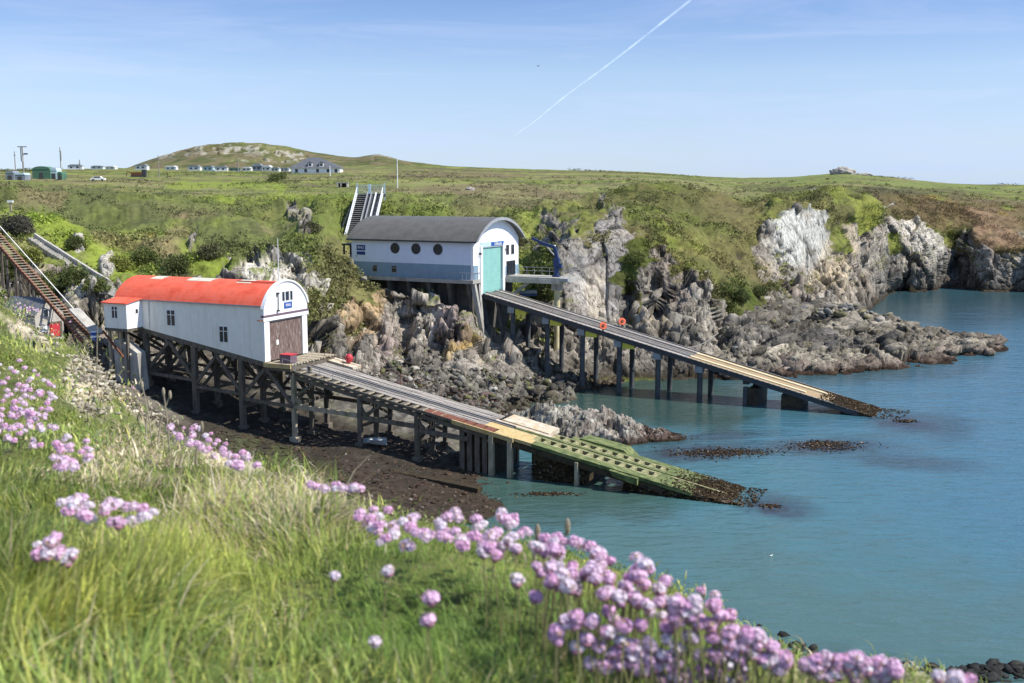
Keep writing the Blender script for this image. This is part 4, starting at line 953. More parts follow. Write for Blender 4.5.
for k in range(4): seg(MB(), 21.6+k*1.05, 22.4+k*1.05, YN-.15, 1.35, .18, .05).build('rust_plate', M['rust_band'], os_)
seg(MB(), 21.5, 27.8, YN-.32, YN-.16, .4, .05).build('coping', M['ochre'], os_)
for (xa, xb, ya, yb, mt) in [(24.2, 29.0, 1.4, 2.85, 'ochre'), (24.2, 30.0, 3.6, 4.2, 'pale_concrete'), (25.8, 29.5, .2, 1.4, 'ochre')]:
    seg(MB(), xa, xb, ya, yb, .3, .02).build('slab', M[mt], os_)
MB().prism([(24.3, z1(24.3)-.3), (29.6, z1(29.6)-.3), (29.6, z1(29.6)+.12), (24.8, z1(24.3)+.06)], 1, 4.2, 6.8).build('block', M['pale_concrete'], os_)
# open grid deck below the pier
def grid_deck(xa, xb, ya, yb, mt, cell=1.0, gap=.55, nm='grid_deck'):
    m = MB(); n = int((xb-xa)/cell); gy = (ya+yb)/2
    for (a, b) in ((ya, ya+.22), (yb-.22, yb)): seg(m, xa, xb, a, b, .3, .0)
    for k in range(n+1):
        x = xa+k*cell
        if x+.3 < xb: seg(m, x, x+cell-gap+random.uniform(-.06, .1), ya+.22, yb-.22, .28, -.012)
    return m.build(nm, M[mt], os_)
grid_deck(30.0, 41.2, 3.7, 5.1, 'algae_pale', 1.05, .62)
grid_deck(29.0, 41.0, 1.35, 2.85, 'algae_pale', 1.05, .60)
seg(MB(), 29.5, 41.0, .2, 1.33, .32, .0).build('side_slab', M['algae'], os_)
seg(MB(), 41.0, 44.5, .2, 2.8, .32, .0).build('side_slab', M['algae'], os_)
seg(MB(), 31.5, 44.5, 5.05, 6.0, .32, .02).build('side_slab', M['algae'], os_)
m = MB().prism([(31.5, z1(31.5)-.4), (37.5, z1(37.5)-.4), (36.6, z1(37)+.35), (32.4, z1(32)+.12)], 1, 5.4, 7.3); m.build('block', M['algae'], os_)
seg(MB(), 41.2, 44.2, 3.7, 5.0, .3, .0).build('slab', M['algae'], os_)
seg(MB(), 42.0, 47.0, 2.6, 2.85, .2, .05).build('strip', M['algae_pale'], os_)
MB().prism([(37.2, z1(37.2)-.1), (39.8, z1(39.8)-.1), (39.8, z1(39.8)-.7), (37.6, z1(37.6)-.55)], 1, -.25, .25).build('ledge', M['algae'], os_)
for y in (.35, 3.2, YF-.3): MB().bar((25, y, z1(25)-.62), (42, y, z1(42)-.62), .4, .5).build('girder', M['weedy'], os_)
MB().prism([(29.6, WL-1.5), (34.8, WL-1.5), (34.8, z1(34.8)-.5), (29.6, z1(29.6)-.5)], 1, .6, YF-.4).build('pier', M['weedy'], os_)
MB().prism([(38.4, WL-1.5), (48.8, WL-1.5), (47.6, WL+.02), (43.5, z1(43.5)-.3), (38.4, z1(38.4)-.34)], 1, .32, YF-.05).build('pier', M['weedy'], os_)
def rubble(name, n, fn, mt, smin, smax, flatz=.7, seedv=3, cols=None, parent=None, sub=1):
    """many small angular stones as one mesh"""
    rg = np.random.default_rng(seedv); V = []; Fc = []; C_ = []; off = 0; protos = []
    for k in range(26):
        bm = bmesh.new()
        for q in range(13):
            d_ = rg.normal(0, 1, 3); d_ /= np.linalg.norm(d_); bm.verts.new(d_*rg.uniform(.75, 1.1))
        bmesh.ops.convex_hull(bm, input=bm.verts); bmesh.ops.delete(bm, geom=[v for v in bm.verts if not v.link_faces], context='VERTS')
        bm.verts.index_update(); protos.append((np.array([v.co[:] for v in bm.verts]), np.array([[v.index for v in f.verts] for f in bm.faces]))); bm.free()
    for k in range(n):
        r = fn(rg, k)
        if r is None: continue
        p, s = r[0], (r[1] if len(r) > 1 and r[1] else rg.uniform(smin, smax)*rg.uniform(.6, 1))
        bv, bf = protos[rg.integers(26)]
        v = bv*rg.uniform(.55, 1.3, 3)*np.array([1, 1, flatz])
        a = rg.uniform(0, 6.28); b = rg.uniform(-.5, .5); ca, sa, cb, sb = math.cos(a), math.sin(a), math.cos(b), math.sin(b)
        R = np.array([[ca, -sa, 0], [sa, ca, 0], [0, 0, 1]])@np.array([[1, 0, 0], [0, cb, -sb], [0, sb, cb]])
        v = v@R.T*s + np.array(p); V.append(v); Fc.append(bf+off); off += len(bv)
        if cols is not None: C_.append(np.repeat((np.array(cols(rg, p))*rg.uniform(.7, 1.3))[None], len(bv), 0))
    return np_mesh(name, np.concatenate(V), np.concatenate(Fc), M[mt], col=(np.concatenate(C_) if cols is not None else None), parent=parent)
def weed_cols(rg, p): return [(.040,.026,.014), (.065,.042,.020), (.022,.018,.011), (.10,.08,.045), (.17,.14,.11)][rg.choice(5, p=[.34,.22,.28,.10,.06])]
def fn_toe(rg, k):
    x = rg.uniform(41.5, 49.8); y = rg.uniform(.1, 6.1)
    if x > 48 and rg.random() > .55 - (1-abs(y-4.5)/6)*.2: return None
    z = z1(x)+.02 if x < 48.2 else WL+.02
    if rg.random() > (x-41.5)/4.5: return None
    return (x, y, z), rg.uniform(.05, .15)
ot = rubble('seaweed', 3400, fn_toe, 'fine_ground', .1, .22, .6, 5, weed_cols, parent=os_, sub=1); ot['kind'] = 'stuff'
def fn_side(rg, k):
    x = rg.uniform(29.5, 49); z0_ = z1(x)-.5
    if 34.8 < x < 38.4: return None
    return (x, .28 if x > 38 else .55, rg.uniform(WL, max(WL+.1, min(z0_, WL+1.8)))), rg.uniform(.10, .22)
ow = rubble('seaweed', 900, fn_side, 'fine_ground', .1, .22, .9, 6, weed_cols, parent=os_, sub=1); ow['kind'] = 'stuff'
m = MB().box(1.6, 2.9, .5, 1.6, 0, .75); e_ = m.build('crate', M['trim_purple']); e_.location = O1; e_.rotation_euler = (0, 0, A1)
tag(e_, 'dark purple chest on the timber platform beside the old boathouse doors', 'chest')
MB().box(1.55, 2.95, .45, 1.65, .75, .83).build('lid', M['red_paint'], e_)
# red object on the far side of the platform
m = MB().sphere((0, 0, .55), .42, 12, 8, (1, 1, 1.2)); rb = empty('mooring_buoy', W1(5.4, 7.3, z1(5.4)+.2), 0, 'red mooring buoy standing at the far handrail of the old slipway', 'buoy')
m.build('float', M['red_paint'], rb, smooth=True); MB().tube((0, 0, 1.0), (0, 0, 1.3), .07).build('ring', M['dark_steel'], rb)

# long concrete footing along the near foot of the piles
ftp = [(250,440,1.1),(292,451,.7),(330,460,.55),(380,470,.4),(430,480,.3),(480,490,.25)]
fp = [onz(*a) for a in ftp]
m = MB()
for a, b in zip(fp[:-1], fp[1:]):
    m.bar(a+Vector((0, 0, -.25)), b+Vector((0, 0, -.25)), .7, .9)
o = m.build('concrete_footing', M['weedy']); tag(o, 'low weed-stained concrete kerb along the foot of the old piles', 'footing')
# upturned dinghy under the slip
dg = empty('dinghy', onz(375, 444, 1.7), math.radians(-20), 'small grey and white dinghy lying in the shade under the old slipway', 'boat')
m = MB(); n = 10; ring = []
for i in range(n+1):
    t = i/n; wv = .62*math.sin(PI*min(1, .25+.75*(1-t)))**.7 if t < 1 else .03
    ring.append([((t-.5)*2.6, -wv, .45+.12*t), ((t-.5)*2.6, -wv*.6, .08), ((t-.5)*2.6, 0, 0), ((t-.5)*2.6, wv*.6, .08), ((t-.5)*2.6, wv, .45+.12*t)])
vs = [p for r in ring for p in r]; fs_ = [(i*5+k, i*5+k+1, (i+1)*5+k+1, (i+1)*5+k) for i in range(n) for k in range(4)]
hb = m.add(vs, fs_); ho = hb.build('hull', M['dinghy_grey'], dg)
sm_ = ho.modifiers.new('solid', 'SOLIDIFY'); sm_.thickness = .04
MB().box(-.6, -.35, -.5, .5, .32, .36).box(.3, .55, -.48, .48, .34, .38).build('thwart', M['white_paint'], dg)

# ================================================================== new boathouse
A2 = math.radians(-27.1); O2 = at(471, 280, 147)
def W2(x, y, z=0): return Vector((O2.x + x*math.cos(A2) - y*math.sin(A2), O2.y + x*math.sin(A2) + y*math.cos(A2), O2.z + z))
def F2(x, y): p = W2(x, y); return floor_z(p.x, p.y) - O2.z
nb_ = empty('lifeboat_station', O2, A2, 'white lifeboat station with grey curved roof, round windows and a tall teal shutter door', 'lifeboat station')
L2_, W2_, E2, R2 = 19.3, 13.4, 5.25, 2.75
MB().box(-L2_, 0, 0, W2_, 1.95, E2).build('upper_wall', M['shaded_white'], nb_)
MB().box(-L2_, 0, .0, W2_, 0, 1.947).build('lower_wall', M['blue_band'], nb_)
gpts = arc_pts(0, W2_, E2, R2, 30)
MB().prism(gpts, 0, -L2_, 0).build('rear_gable', M['shaded_white'], nb_)
# front wall sheet with door opening
D0, D1, DT, DB = 2.35, 8.3, 4.15, -1.75
m = MB(); ya, yb = D0, D1
m.prism([(0, -.35), (ya, -.35), (ya, E2), (0, E2)], 0, 0, .35); m.prism([(yb, -.35), (W2_, -.35), (W2_, E2), (yb, E2)], 0, 0, .35)
m.box(0, .35, ya, yb, DT, E2); m.prism([(0, E2), (W2_, E2)] + list(reversed(gpts[1:-1])), 0, 0, .35)
m.build('front_wall', M['front_white'], nb_)
for y in (ya-.55, yb): MB().box(0, .55, y, y+.55, DB-.4, DT+.3).build('door_jamb', M['front_white'], nb_)
MB().box(.02, .18, ya, yb, DB-.5, DT).build('shutter_door', M['teal_door'], nb_)
fs2 = MB().box(.35, .42, ya-.5, yb+.6, DT+.1, DT+.75).build('fascia_sign', M['pale_blue'], nb_)
MB().box(.42, .44, ya+2.6, yb+.3, DT+.16, DT+.69).build('blue_panel', M['sign_blue'], fs2)
text('lettering', 'Lifeboats', .62, fs2, (.455, ya+4.6, DT+.42), (PI/2, 0, PI/2), M['white_paint'])
MB().box(.36, .40, 0, 1.3, 0, 1.9).box(.36, .40, 8.95, W2_, 0, 1.3).build('corner_band', M['blue_band'], nb_)
for y in (9.9, 11.5): window_x(nb_, y, 3.55, .85, 1.3, .36, 1, M['grey_steel'])
window_x(nb_, 10.9, .95, 2.5, 1.9, .41, 3, M['dark_steel'])
for (y, z) in ((1.6, 3.3), (8.95, 3.5)): MB().box(.36, .75, y-.08, y+.08, z, z+.25).build('floodlight', M['dark_steel'], nb_)
# roof
ro = arc_pts(-.45, W2_+.45, E2-.12, R2+.32, 34); ri_ = arc_pts(-.35, W2_+.35, E2-.14, R2+.14, 34)
rf = MB().prism(ro+list(reversed(ri_)), 0, -L2_-.5, 1.15).build('roof', M['grey_roof'], nb_)
ro2 = arc_pts(-.5, W2_+.5, E2-.14, R2+.36, 34); ri2 = arc_pts(-.3, W2_+.3, E2-.2, R2+.02, 34)
MB().prism(ro2+list(reversed(ri2)), 0, 1.16, 1.3).build('bargeboard', M['grey_steel'], rf)
MB().box(-L2_-.5, 1.15, -.62, -.46, E2-.32, E2-.1).build('gutter', M['dark_steel'], rf)
# portholes
for x in (-5.1, -8.6, -12.0):
    m = MB(); n = 24; r0, r1 = .62, .74
    vs = []; fs_ = []
    for k in range(n):
        c, s_ = math.cos(2*PI*k/n), math.sin(2*PI*k/n)
        vs += [(x+r0*c, -.06, 3.95+r0*s_), (x+r1*c, -.06, 3.95+r1*s_), (x+r1*c, .02, 3.95+r1*s_), (x+r0*c, .02, 3.95+r0*s_)]
    for k in range(n):
        a = 4*k; b = 4*((k+1) % n); fs_ += [(a, a+1, b+1, b), (a+1, a+2, b+2, b+1), (a, b, b+3, a+3)]
    pf = m.add(vs, fs_).build('round_window', M['dark_steel'], nb_)
    MB().tube((x, -.02, 3.95), (x, .03, 3.95), r0, n=24).build('pane', M['dark_glass'], pf)
for x in (-15.4, -12.2): window(nb_, x, 1.05, .75, .85, 0, 1, M['grey_steel'])
sg = MB().box(-18.4, -17.0, -.05, 0, 3.5, 4.25).build('sign', M['navy'], nb_); text('lettering', 'RNLI', .5, sg, (-17.7, -.06, 3.9), (PI/2, 0, 0), M['white_paint'])
MB().prism([(-18.4, 2.9), (-17.0, 2.9), (-17.0, 3.35), (-18.4, 3.35)], 1, -.05, 0).build('sign', M['navy'], nb_)
# floor slab, buttresses and the recessed base wall
MB().box(-L2_+.3, .6, -.55, 1.75, -.5, -.003).box(-L2_+.3, -.1, 1.75, W2_, -.5, -.003).build('floor_slab', M['concrete'], nb_)
MB().box(-L2_+2, -.4, 1.6, W2_-.5, -7.5, -.5).build('base_wall', M['shaded_concrete'], nb_)
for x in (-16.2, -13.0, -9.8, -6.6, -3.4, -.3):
    MB().prism([(-.4, -.5), (1.6, -.5), (1.6, -6.5), (1.1, -6.5), (-.15, -1.4)], 0, x-.25, x+.25).build('buttress', M['shaded_concrete'], nb_)
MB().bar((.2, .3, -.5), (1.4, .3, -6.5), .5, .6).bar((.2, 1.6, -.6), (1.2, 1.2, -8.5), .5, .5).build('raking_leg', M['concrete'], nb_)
m = MB()
for k in range(15): x = -8.5+k*.62; m.tube((x, -.5, 0), (x, -.5, .95), .02, n=5)
m.tube((-8.5, -.5, .95), (.2, -.5, .95), .025, n=5)
for k in range(4): m.tube((.5, -.5+k*.8, 0), (.5, -.5+k*.8, .95), .03, n=5)
m.tube((.5, -.5, .95), (.5, 1.9, .95), .03, n=5).tube((.2, -.5, .95), (.5, -.5, .95), .03, n=5)
m.build('guard_rail', M['grey_steel'], nb_)
MB().box(-L2_-1.6, -L2_-.05, 1.5, 5.0, -.5, 2.6).build('porch', M['grey_steel'], nb_)
MB().box(-L2_-2.0, -L2_-.0, .4, 5.4, 4.1, 4.35).build('porch_canopy', M['dark_steel'], nb_)
for y in (.6, 2.2): MB().box(-L2_-1.9, -L2_-1.7, y, y+.2, -.5, 4.1).build('porch_post', M['dark_steel'], nb_)
# platform beside the door
pf_ = empty('platform', W2(.4, 9.0, 0), A2, 'concrete side platform on a round yellow post with brace, beside the teal door', 'platform')
MB().box(0, 9.9, .3, 4.3, -.65, -.12).build('deck', M['concrete'], pf_)
MB().box(0, 8.6, .1, .3, -.95, -.35).build('edge_beam', M['concrete'], pf_)
MB().box(8.6, 9.9, -.35, .3, -.55, -.12).build('landing', M['pile_cap'], pf_)
pz = F2(8.2, 11.0)
MB().tube((7.4, 1.6, pz-1), (7.4, 1.6, -.65), .42, n=16).build('post', M['yellow_post'], pf_)
MB().box(6.8, 8.0, 1.0, 2.2, -1.9, -.65).build('post_head', M['concrete'], pf_)
MB().bar((0, 1.0, -3.4), (3.6, 1.0, -.7), .35, .45).build('brace', M['concrete'], pf_)
m = MB()
for x in np.arange(.2, 9.9, 1.2): m.tube((x, 4.2, -.12), (x, 4.2, .95), .03, n=5)
for x in (8.9, 9.8): m.tube((x, .4, -.12), (x, .4, .95), .03, n=5)
for h_ in (.45, .95): m.tube((.2, 4.2, h_), (9.8, 4.2, h_), .025, n=5).tube((9.8, .4, h_), (9.8, 4.2, h_), .025, n=5)
m.build('guard_rail', M['grey_steel'], pf_)
pb = onz(555, 356, 1.2); o = MB().box(-2.6, 2.6, -1.3, 1.3, -1.5, 1.3).build('plinth', M['yellow'], bevel=.1); o.location = pb; o.rotation_euler = (0, 0, A2)
tag(o, 'stained yellow concrete plinth at the foot of the round platform post', 'plinth')
cr_ = empty('davit_crane', W2(.4+7.0, 9.0+2.2, -.12), A2+.15, 'dark blue folding crane on the side platform of the lifeboat station', 'crane')
MB().tube((0, 0, 0), (0, 0, 1.6), .38, n=12).box(-.5, .5, -.5, .5, 0, .2).build('pedestal', M['crane_blue'], cr_)
MB().box(-.35, .45, -.4, .4, 1.5, 2.6).bar((.1, 0, 2.5), (-.25, 0, 4.1), .5, .45).build('column', M['crane_blue'], cr_)
MB().bar((-.25, 0, 4.1), (-2.3, 0, 4.7), .38, .42).bar((-2.2, 0, 4.75), (-3.6, 0, 5.35), .3, .32).build('boom', M['crane_blue'], cr_)
MB().tube((-.05, .35, 2.6), (-1.6, .25, 4.3), .09, n=8).build('ram', M['grey_steel'], cr_)
MB().box(.35, .8, -.35, .35, 1.2, 1.9).build('control_box', M['crane_blue'], cr_)
MB().sphere((-.25, 0, 4.32), .14).build('lamp', M['white_paint'], cr_)

# ================================================================== new slipway
ns = empty('slipway', O2, A2, 'long grey slipway on dark round piles, running from the teal door down into the sea', 'slipway')
zs0 = zat(293, 149) - O2.z
xt = 52.3; S2 = (O2.z+zs0)/xt*1.0
def z2_(x): return zs0 - S2*x
def seg2(m, x0, x1, y0, y1, t, dz=0):
    return m.add([(x0,y0,z2_(x0)+dz-t),(x1,y0,z2_(x1)+dz-t),(x1,y1,z2_(x1)+dz-t),(x0,y1,z2_(x0)+dz-t),(x0,y0,z2_(x0)+dz),(x1,y0,z2_(x1)+dz),(x1,y1,z2_(x1)+dz),(x0,y1,z2_(x0)+dz)],
                 [(0,3,2,1),(4,5,6,7),(0,1,5,4),(1,2,6,5),(2,3,7,6),(3,0,4,7)])
NY0, NY1 = 2.2, 7.9
seg2(MB(), .4, 29.5, NY0+.15, 3.7, .16, 0).build('walkway', M['deck_grey'], ns)
seg2(MB(), .4, 29.5, 6.5, NY1-.15, .16, 0).build('walkway', M['deck_grey'], ns)
seg2(MB(), .4, 29.5, 3.9, 6.3, .16, -.05).build('deck', M['deck_grey'], ns)
seg2(MB(), 29.5, 47.0, NY0+.15, 6.0+.3, .16, -.02).build('lower_deck', M['tan_deck'], ns)
seg2(MB(), 29.5, 47.0, 6.5, NY1-.15, .16, -.02).build('lower_deck', M['tan_deck'], ns)
for y in (3.8, 6.4):
    seg2(MB(), .3, 29.5, y-.14, y+.14, .3, .16).build('rail', M['rail_steel'], ns)
    seg2(MB(), 29.5, 46.0 if y > 5 else 44.0, y-.22, y+.22, .3, .14).build('rail', M['cream_strip'], ns)
for y in (4.7, 5.5): seg2(MB(), .3, 29.5, y-.05, y+.05, .1, .06).build('rail', M['rail_steel'], ns)
for y in (NY0, NY1-.12):
    seg2(MB(), .2, 50.5, y, y+.12, .62, .08).build('edge_girder', M['dark_steel'], ns)
    seg2(MB(), .2, 47.5, y-.03, y+.15, .05, .132).build('kerb_strip', M['rail_steel'], ns)
m = MB()
for x in np.arange(1.2, 48, 1.3): m.bar((x, NY0+.13, z2_(x)-.35), (x, NY1-.13, z2_(x)-.35), .16, .34)
m.build('cross_girders', M['dark_steel'], ns)
m = MB()
for x in np.arange(.8, 47, .65): m.box(x, x+.1, NY0-.1, NY0-.0, z2_(x)-.1, z2_(x)+.17)
m.build('kerb_lugs', M['dark_steel'], ns)
seg2(MB(), 47.0, 52.6, NY0+.1, NY1-.1, .5, -.02).build('toe_slab', M['weedy'], ns)
def t_of(px_, y=NY0):
    r = (px_-CX)/F; q = W2(0, y, 0); cx_ = CP + 0.0
    # horizontal position whose picture column is px_ at deck level
    lo, hi = 0, 60
    for _ in range(50):
        mid = (lo+hi)/2; p = W2(mid, y, z2_(mid)); X_, _y = proj(p.x, p.y, p.z)
        if X_ < px_: lo = mid
        else: hi = mid
    return lo
first = None
for i, pxx in enumerate([511, 545.5, 581, 618, 657, 699, 745]):
    x = t_of(pxx)
    for y in (NY0+.55, NY1-.5):
        p = W2(x, y); lo = max(-2.5, floor_z(p.x, p.y)-1) - O2.z; hi = z2_(x)-1.35 if y < 4 else z2_(x)-.9
        hi = max(hi, lo+.6)
        m = MB().tube((x, y, lo), (x, y, hi), .34, n=14); pl_ = m.build('pile', M['pile'], ns, smooth=False)
        if y < 4 and i < 6: MB().box(x-.55, x+.4, y-.5, y+.5, hi, z2_(x)-.5).build('pile_cap', M['pile_cap'], pl_)
    MB().box(x-.35, x+.35, NY0+.3, NY1-.3, z2_(x)-1.0, z2_(x)-.52).build('cross_head', M['dark_steel'], ns)
    if i < 4:
        MB().bar((x+.5, NY0+.6, z2_(x)-.7), (x+2.3, NY0+.6, z2_(x+2.3)-.7), .1, .1).bar((x+.5, NY0+.6, z2_(x)-1.5), (x+2.3, NY0+.6, z2_(x+2.3)-.75), .1, .12).bar((x+1.2, NY0+.6, z2_(x)-.8), (x+1.2, NY0+.6, z2_(x)-1.35), .1, .1).build('yellow_bracket', M['yellow'], ns)
        MB().box(x+.6, x+2.2, NY0+.1, NY0+.2, z2_(x)-1.5, z2_(x)-.75).build('yellow_panel', M['yellow'], ns)
x = t_of(790); MB().box(x-1.1, x+1.1, NY0+.3, NY1-.3, -O2.z-3, z2_(x)-.6).build('pier', M['weedy'], ns)
x = t_of(752); MB().box(x-.5, x+.6, NY0+.3, NY1-.3, -O2.z-3, z2_(x)-1.2).build('pier', M['weedy'], ns)
x = t_of(840); MB().prism([(x, -O2.z-2), (51.5, -O2.z-2), (51.5, z2_(51.5)-.5), (x, z2_(x)-.65)], 1, NY0+.4, NY1-.4).build('pier', M['weedy'], ns)
for xx, yy in ((-.2, 2.6), (1.6, 3.4)):
    MB().bar((xx+.6, yy, z2_(.6)-.6), (xx+1.6, yy+.2, F2(1.5, 3)-1), .45, .45).build('raking_leg', M['pile'], ns)
def fn_ntoe(rg, k):
    x = rg.uniform(45.5, 55.5); y = rg.uniform(NY0-.1, NY1+.2)
    if x > 52 and rg.random() > .35+.4*(y > 6.5)-(x-52)*.08: return None
    if rg.random() > (x-44)/5: return None
    return (x, y, max(z2_(x)+.02, -O2.z+.0)), rg.uniform(.06, .17)
nt_ = rubble('seaweed', 2800, fn_ntoe, 'fine_ground', .1, .2, .6, 8, weed_cols, parent=ns); nt_['kind'] = 'stuff'
for (pxx, y, lab) in ((603, NY0-.15, 'orange round marker on the near edge of the new slipway'), (622, NY1+.1, 'orange round marker on the far edge of the new slipway')):
    x = t_of(pxx, y); mk = empty('marker_lamp', W2(x, y, z2_(x)+.1), A2, lab, 'marker')
    MB().box(-.08, .08, -.1, .1, 0, .45).build('bracket', M['dark_steel'], mk)
    m = MB(); c0_ = Vector((0, 0, .75)); dd0 = Vector((.55, -.75, .35)).normalized()
    m.tube(c0_-dd0*.12, c0_+dd0*.12, .48, n=20).build('disc', M['orange'], mk)
    MB().tube(c0_+dd0*.12, c0_+dd0*.2, .2, n=14).build('lens', M['rust'], mk)
# blue dinghy below the crane
bd = empty('dinghy', W2(6.4, 9.6, 0)+Vector((0, 0, -4.0)), .3, 'small pale blue dinghy stowed below the side platform', 'boat')
bd.location = at(528, 294, 156)
ho2 = ho.copy(); COL.objects.link(ho2); ho2.parent = bd
MB().box(-1.2, 1.2, -.5, .5, -.25, .02).build('cradle', M['crane_blue'], bd)
# mooring cable hanging from the slip
m = MB(); a = W2(t_of(660, NY1), NY1, z2_(t_of(660, NY1))+.1); b = at(718, 333, 152)
pts = [a.lerp(b, t)+Vector((0, 0, -1.6*4*t*(1-t))) for t in np.linspace(0, 1, 9)]
o = MB().path(pts, .07, 5).build('mooring_rope', M['pole_wood']); tag(o, 'slack rope strung from the new slipway to the rock face', 'rope')

# ================================================================== funicular stair behind the new boathouse
fa = at(341, 249, 186); fb = at(357, 187.5, 198)
fu = empty('stair_tower', (fa.x, fa.y, fa.z-1.1), 0, 'steep stair and lift track between white lattice parapets, behind the grey-roofed lifeboat station', 'stairway')
B0 = Vector((0, 0, 0)); T0 = Vector((fb.x-fa.x, fb.y-fa.y, fb.z-fa.z)); Wd = Vector((4.6, 0, 0))
for off, mt in ((0, 'white_steel'), (4.6, 'white_steel'), ):
    o_ = Vector((off, 0, 0)); m = MB(); m.bar(B0+o_, T0+o_, .14, .22); m.bar(B0+o_+Vector((0, 0, 1.1)), T0+o_+Vector((0, 0, 1.1)), .12, .14); n = 11
    for k in range(n):
        p = B0.lerp(T0, k/n)+o_; q = B0.lerp(T0, (k+1)/n)+o_; m.bar(p, p+Vector((0, 0, 1.1)), .08, .08); m.bar(p, q+Vector((0, 0, 1.1)), .07, .07)
    m.build('parapet', M[mt], fu)
for off in (1.9, 2.6, 3.4): MB().bar(B0+Vector((off, 0, .15)), T0+Vector((off, 0, .15)), .16, .35).build('track_rail', M['white_steel'] if off > 3 else M['grey_steel'], fu)
m = MB()
for k in range(30):
    p = B0.lerp(T0, (k+.5)/30); m.box(p.x+.15, p.x+1.7, p.y-.22, p.y+.22, p.z-.05, p.z+.03)
m.build('treads', M['concrete'], fu)
MB().bar(B0+Vector((2.3, 0, -.35)), T0+Vector((2.3, 0, -.35)), 4.4, .25).build('bed', M['dark_steel'], fu)
m = MB(); 
for k in (0, 1, 2): m.bar(B0.lerp(T0, k/3)+Vector((-.2, 0, -.3)), B0.lerp(T0, k/3)+Vector((-.2, 0, -5)), .25, .25)
m.bar(B0+Vector((-2.6, -.5, -1.4)), T0+Vector((-.6, 0, -1.2)), .2, .3)
m.build('frame_leg', M['dark_steel'], fu)
T = T0
MB().box(T.x-.2, T.x+4.9, T.y, T.y+2.5, T.z-.5, T.z+.0).build('top_landing', M['dark_steel'], fu)
m = MB()
for k in range(14): m.tube((T.x+k*.36, T.y+2.4, T.z), (T.x+k*.36, T.y+2.4, T.z+1.5), .035, n=5)
for (x, yy) in ((-.1, .2), (-.1, 1.4), (4.8, .2), (4.8, 1.4)): m.box(T.x+x-.06, T.x+x+.06, T.y+yy, T.y+yy+.12, T.z-1.2, T.z+1.9)
m.tube((T.x, T.y+2.4, T.z+1.5), (T.x+4.7, T.y+2.4, T.z+1.5), .04, n=5)
m.build('gate', M['pale_blue'], fu)
MB().box(T.x+1.9, T.x+2.4, T.y+.4, T.y+.9, T.z, T.z+1.7).build('control_post', M['pale_blue'], fu)
MB().box(-.3, 3.2, -1.8, 0, -1.6, 1.0).build('lower_station', M['grey_steel'], fu)

# ================================================================== left side: stone store, incline, steps
O3 = at(36, 334, 121); st = empty('stone_store', O3, A1, 'small stone store with slate roof and red door, half hidden behind the near slope', 'hut')
m = MB().prism([(0, -1), (4.0, -1), (4.0, 2.1), (2.0, 3.6), (0, 2.1)], 0, -5.4, 0); m.build('wall', M['stone_wall'], st)
rf = MB().prism([(-.3, 1.95), (2.0, 3.72), (4.3, 1.95), (4.3, 2.09), (2.0, 3.86), (-.3, 2.09)], 0, -5.6, .15).build('roof', M['slate'], st)
window_x(st, 1.5, 2.15, .6, .8, .01, 1)
MB().box(.0, .06, 1.9, 3.3, -.6, .9).build('door', M['red_paint'], st); MB().box(.0, .1, 1.7, 3.6, .9, 1.1).box(0, .1, 3.3, 3.65, -.6, .9).build('door_frame', M['old_timber'], st)
MB().box(0, .35, .2, 1.3, .2, .8).build('tank', M['white_paint'], st)
ia = at(88, 341, 117.5); ib = at(-45, 190, 138)
inc = empty('incline_track', ia, 0, 'rusty red sloping haulage track on posts, dropping past the stone store', 'track')
T = ib-ia; sdv = Vector((T.y, -T.x, 0)).normalized()
for s_ in (-.55, .55):
    MB().bar(sdv*s_, T+sdv*s_, .2, .42).build('girder', M['rust'], inc)
m = MB()
for k in range(60): p = T*(k/60); m.bar(p-sdv*.7+Vector((0, 0, .22)), p+sdv*.7+Vector((0, 0, .22)), .16, .08)
m.build('sleepers', M['post_timber'], inc)
MB().bar(sdv*1.1+Vector((0,0,.5)), T+sdv*1.1+Vector((0,0,.5)), .08, .1).build('side_rail', M['white_sheet'], inc)
for k in (.35, .45, .55, .66, .77, .88):
    p = T*k; w_ = ia+p; g_ = ground(w_.x, w_.y)-ia.z
    MB().bar(Vector((p.x, p.y, g_-.5))-sdv*.5, p-sdv*.5, .22, .22).build('post', M['old_timber'], inc); MB().bar(Vector((p.x, p.y, g_-.5))+sdv*.5, p+sdv*.5, .22, .22).build('post', M['old_timber'], inc)
pa = at(74, 309, 119.5); pb_ = at(98, 334, 117)
o = MB().bar(pa, pb_, 1.3, .2).build('concrete_ramp', M['concrete']); tag(o, 'pale concrete ramp slab between the haulage track and the annex of the old boathouse', 'ramp')
p_ = at(94, 340, 116.5)
dr = empty('drum', p_, 0, 'blue and white drum beside the foot of the haulage track', 'drum')
MB().tube((0, 0, 0), (0, 0, .85), .32, n=14).build('body', M['sign_blue'], dr); MB().tube((0, 0, .3), (0, 0, .5), .335, n=14).tube((0, 0, .85), (0, 0, .92), .3, n=14).build('band', M['white_paint'], dr)
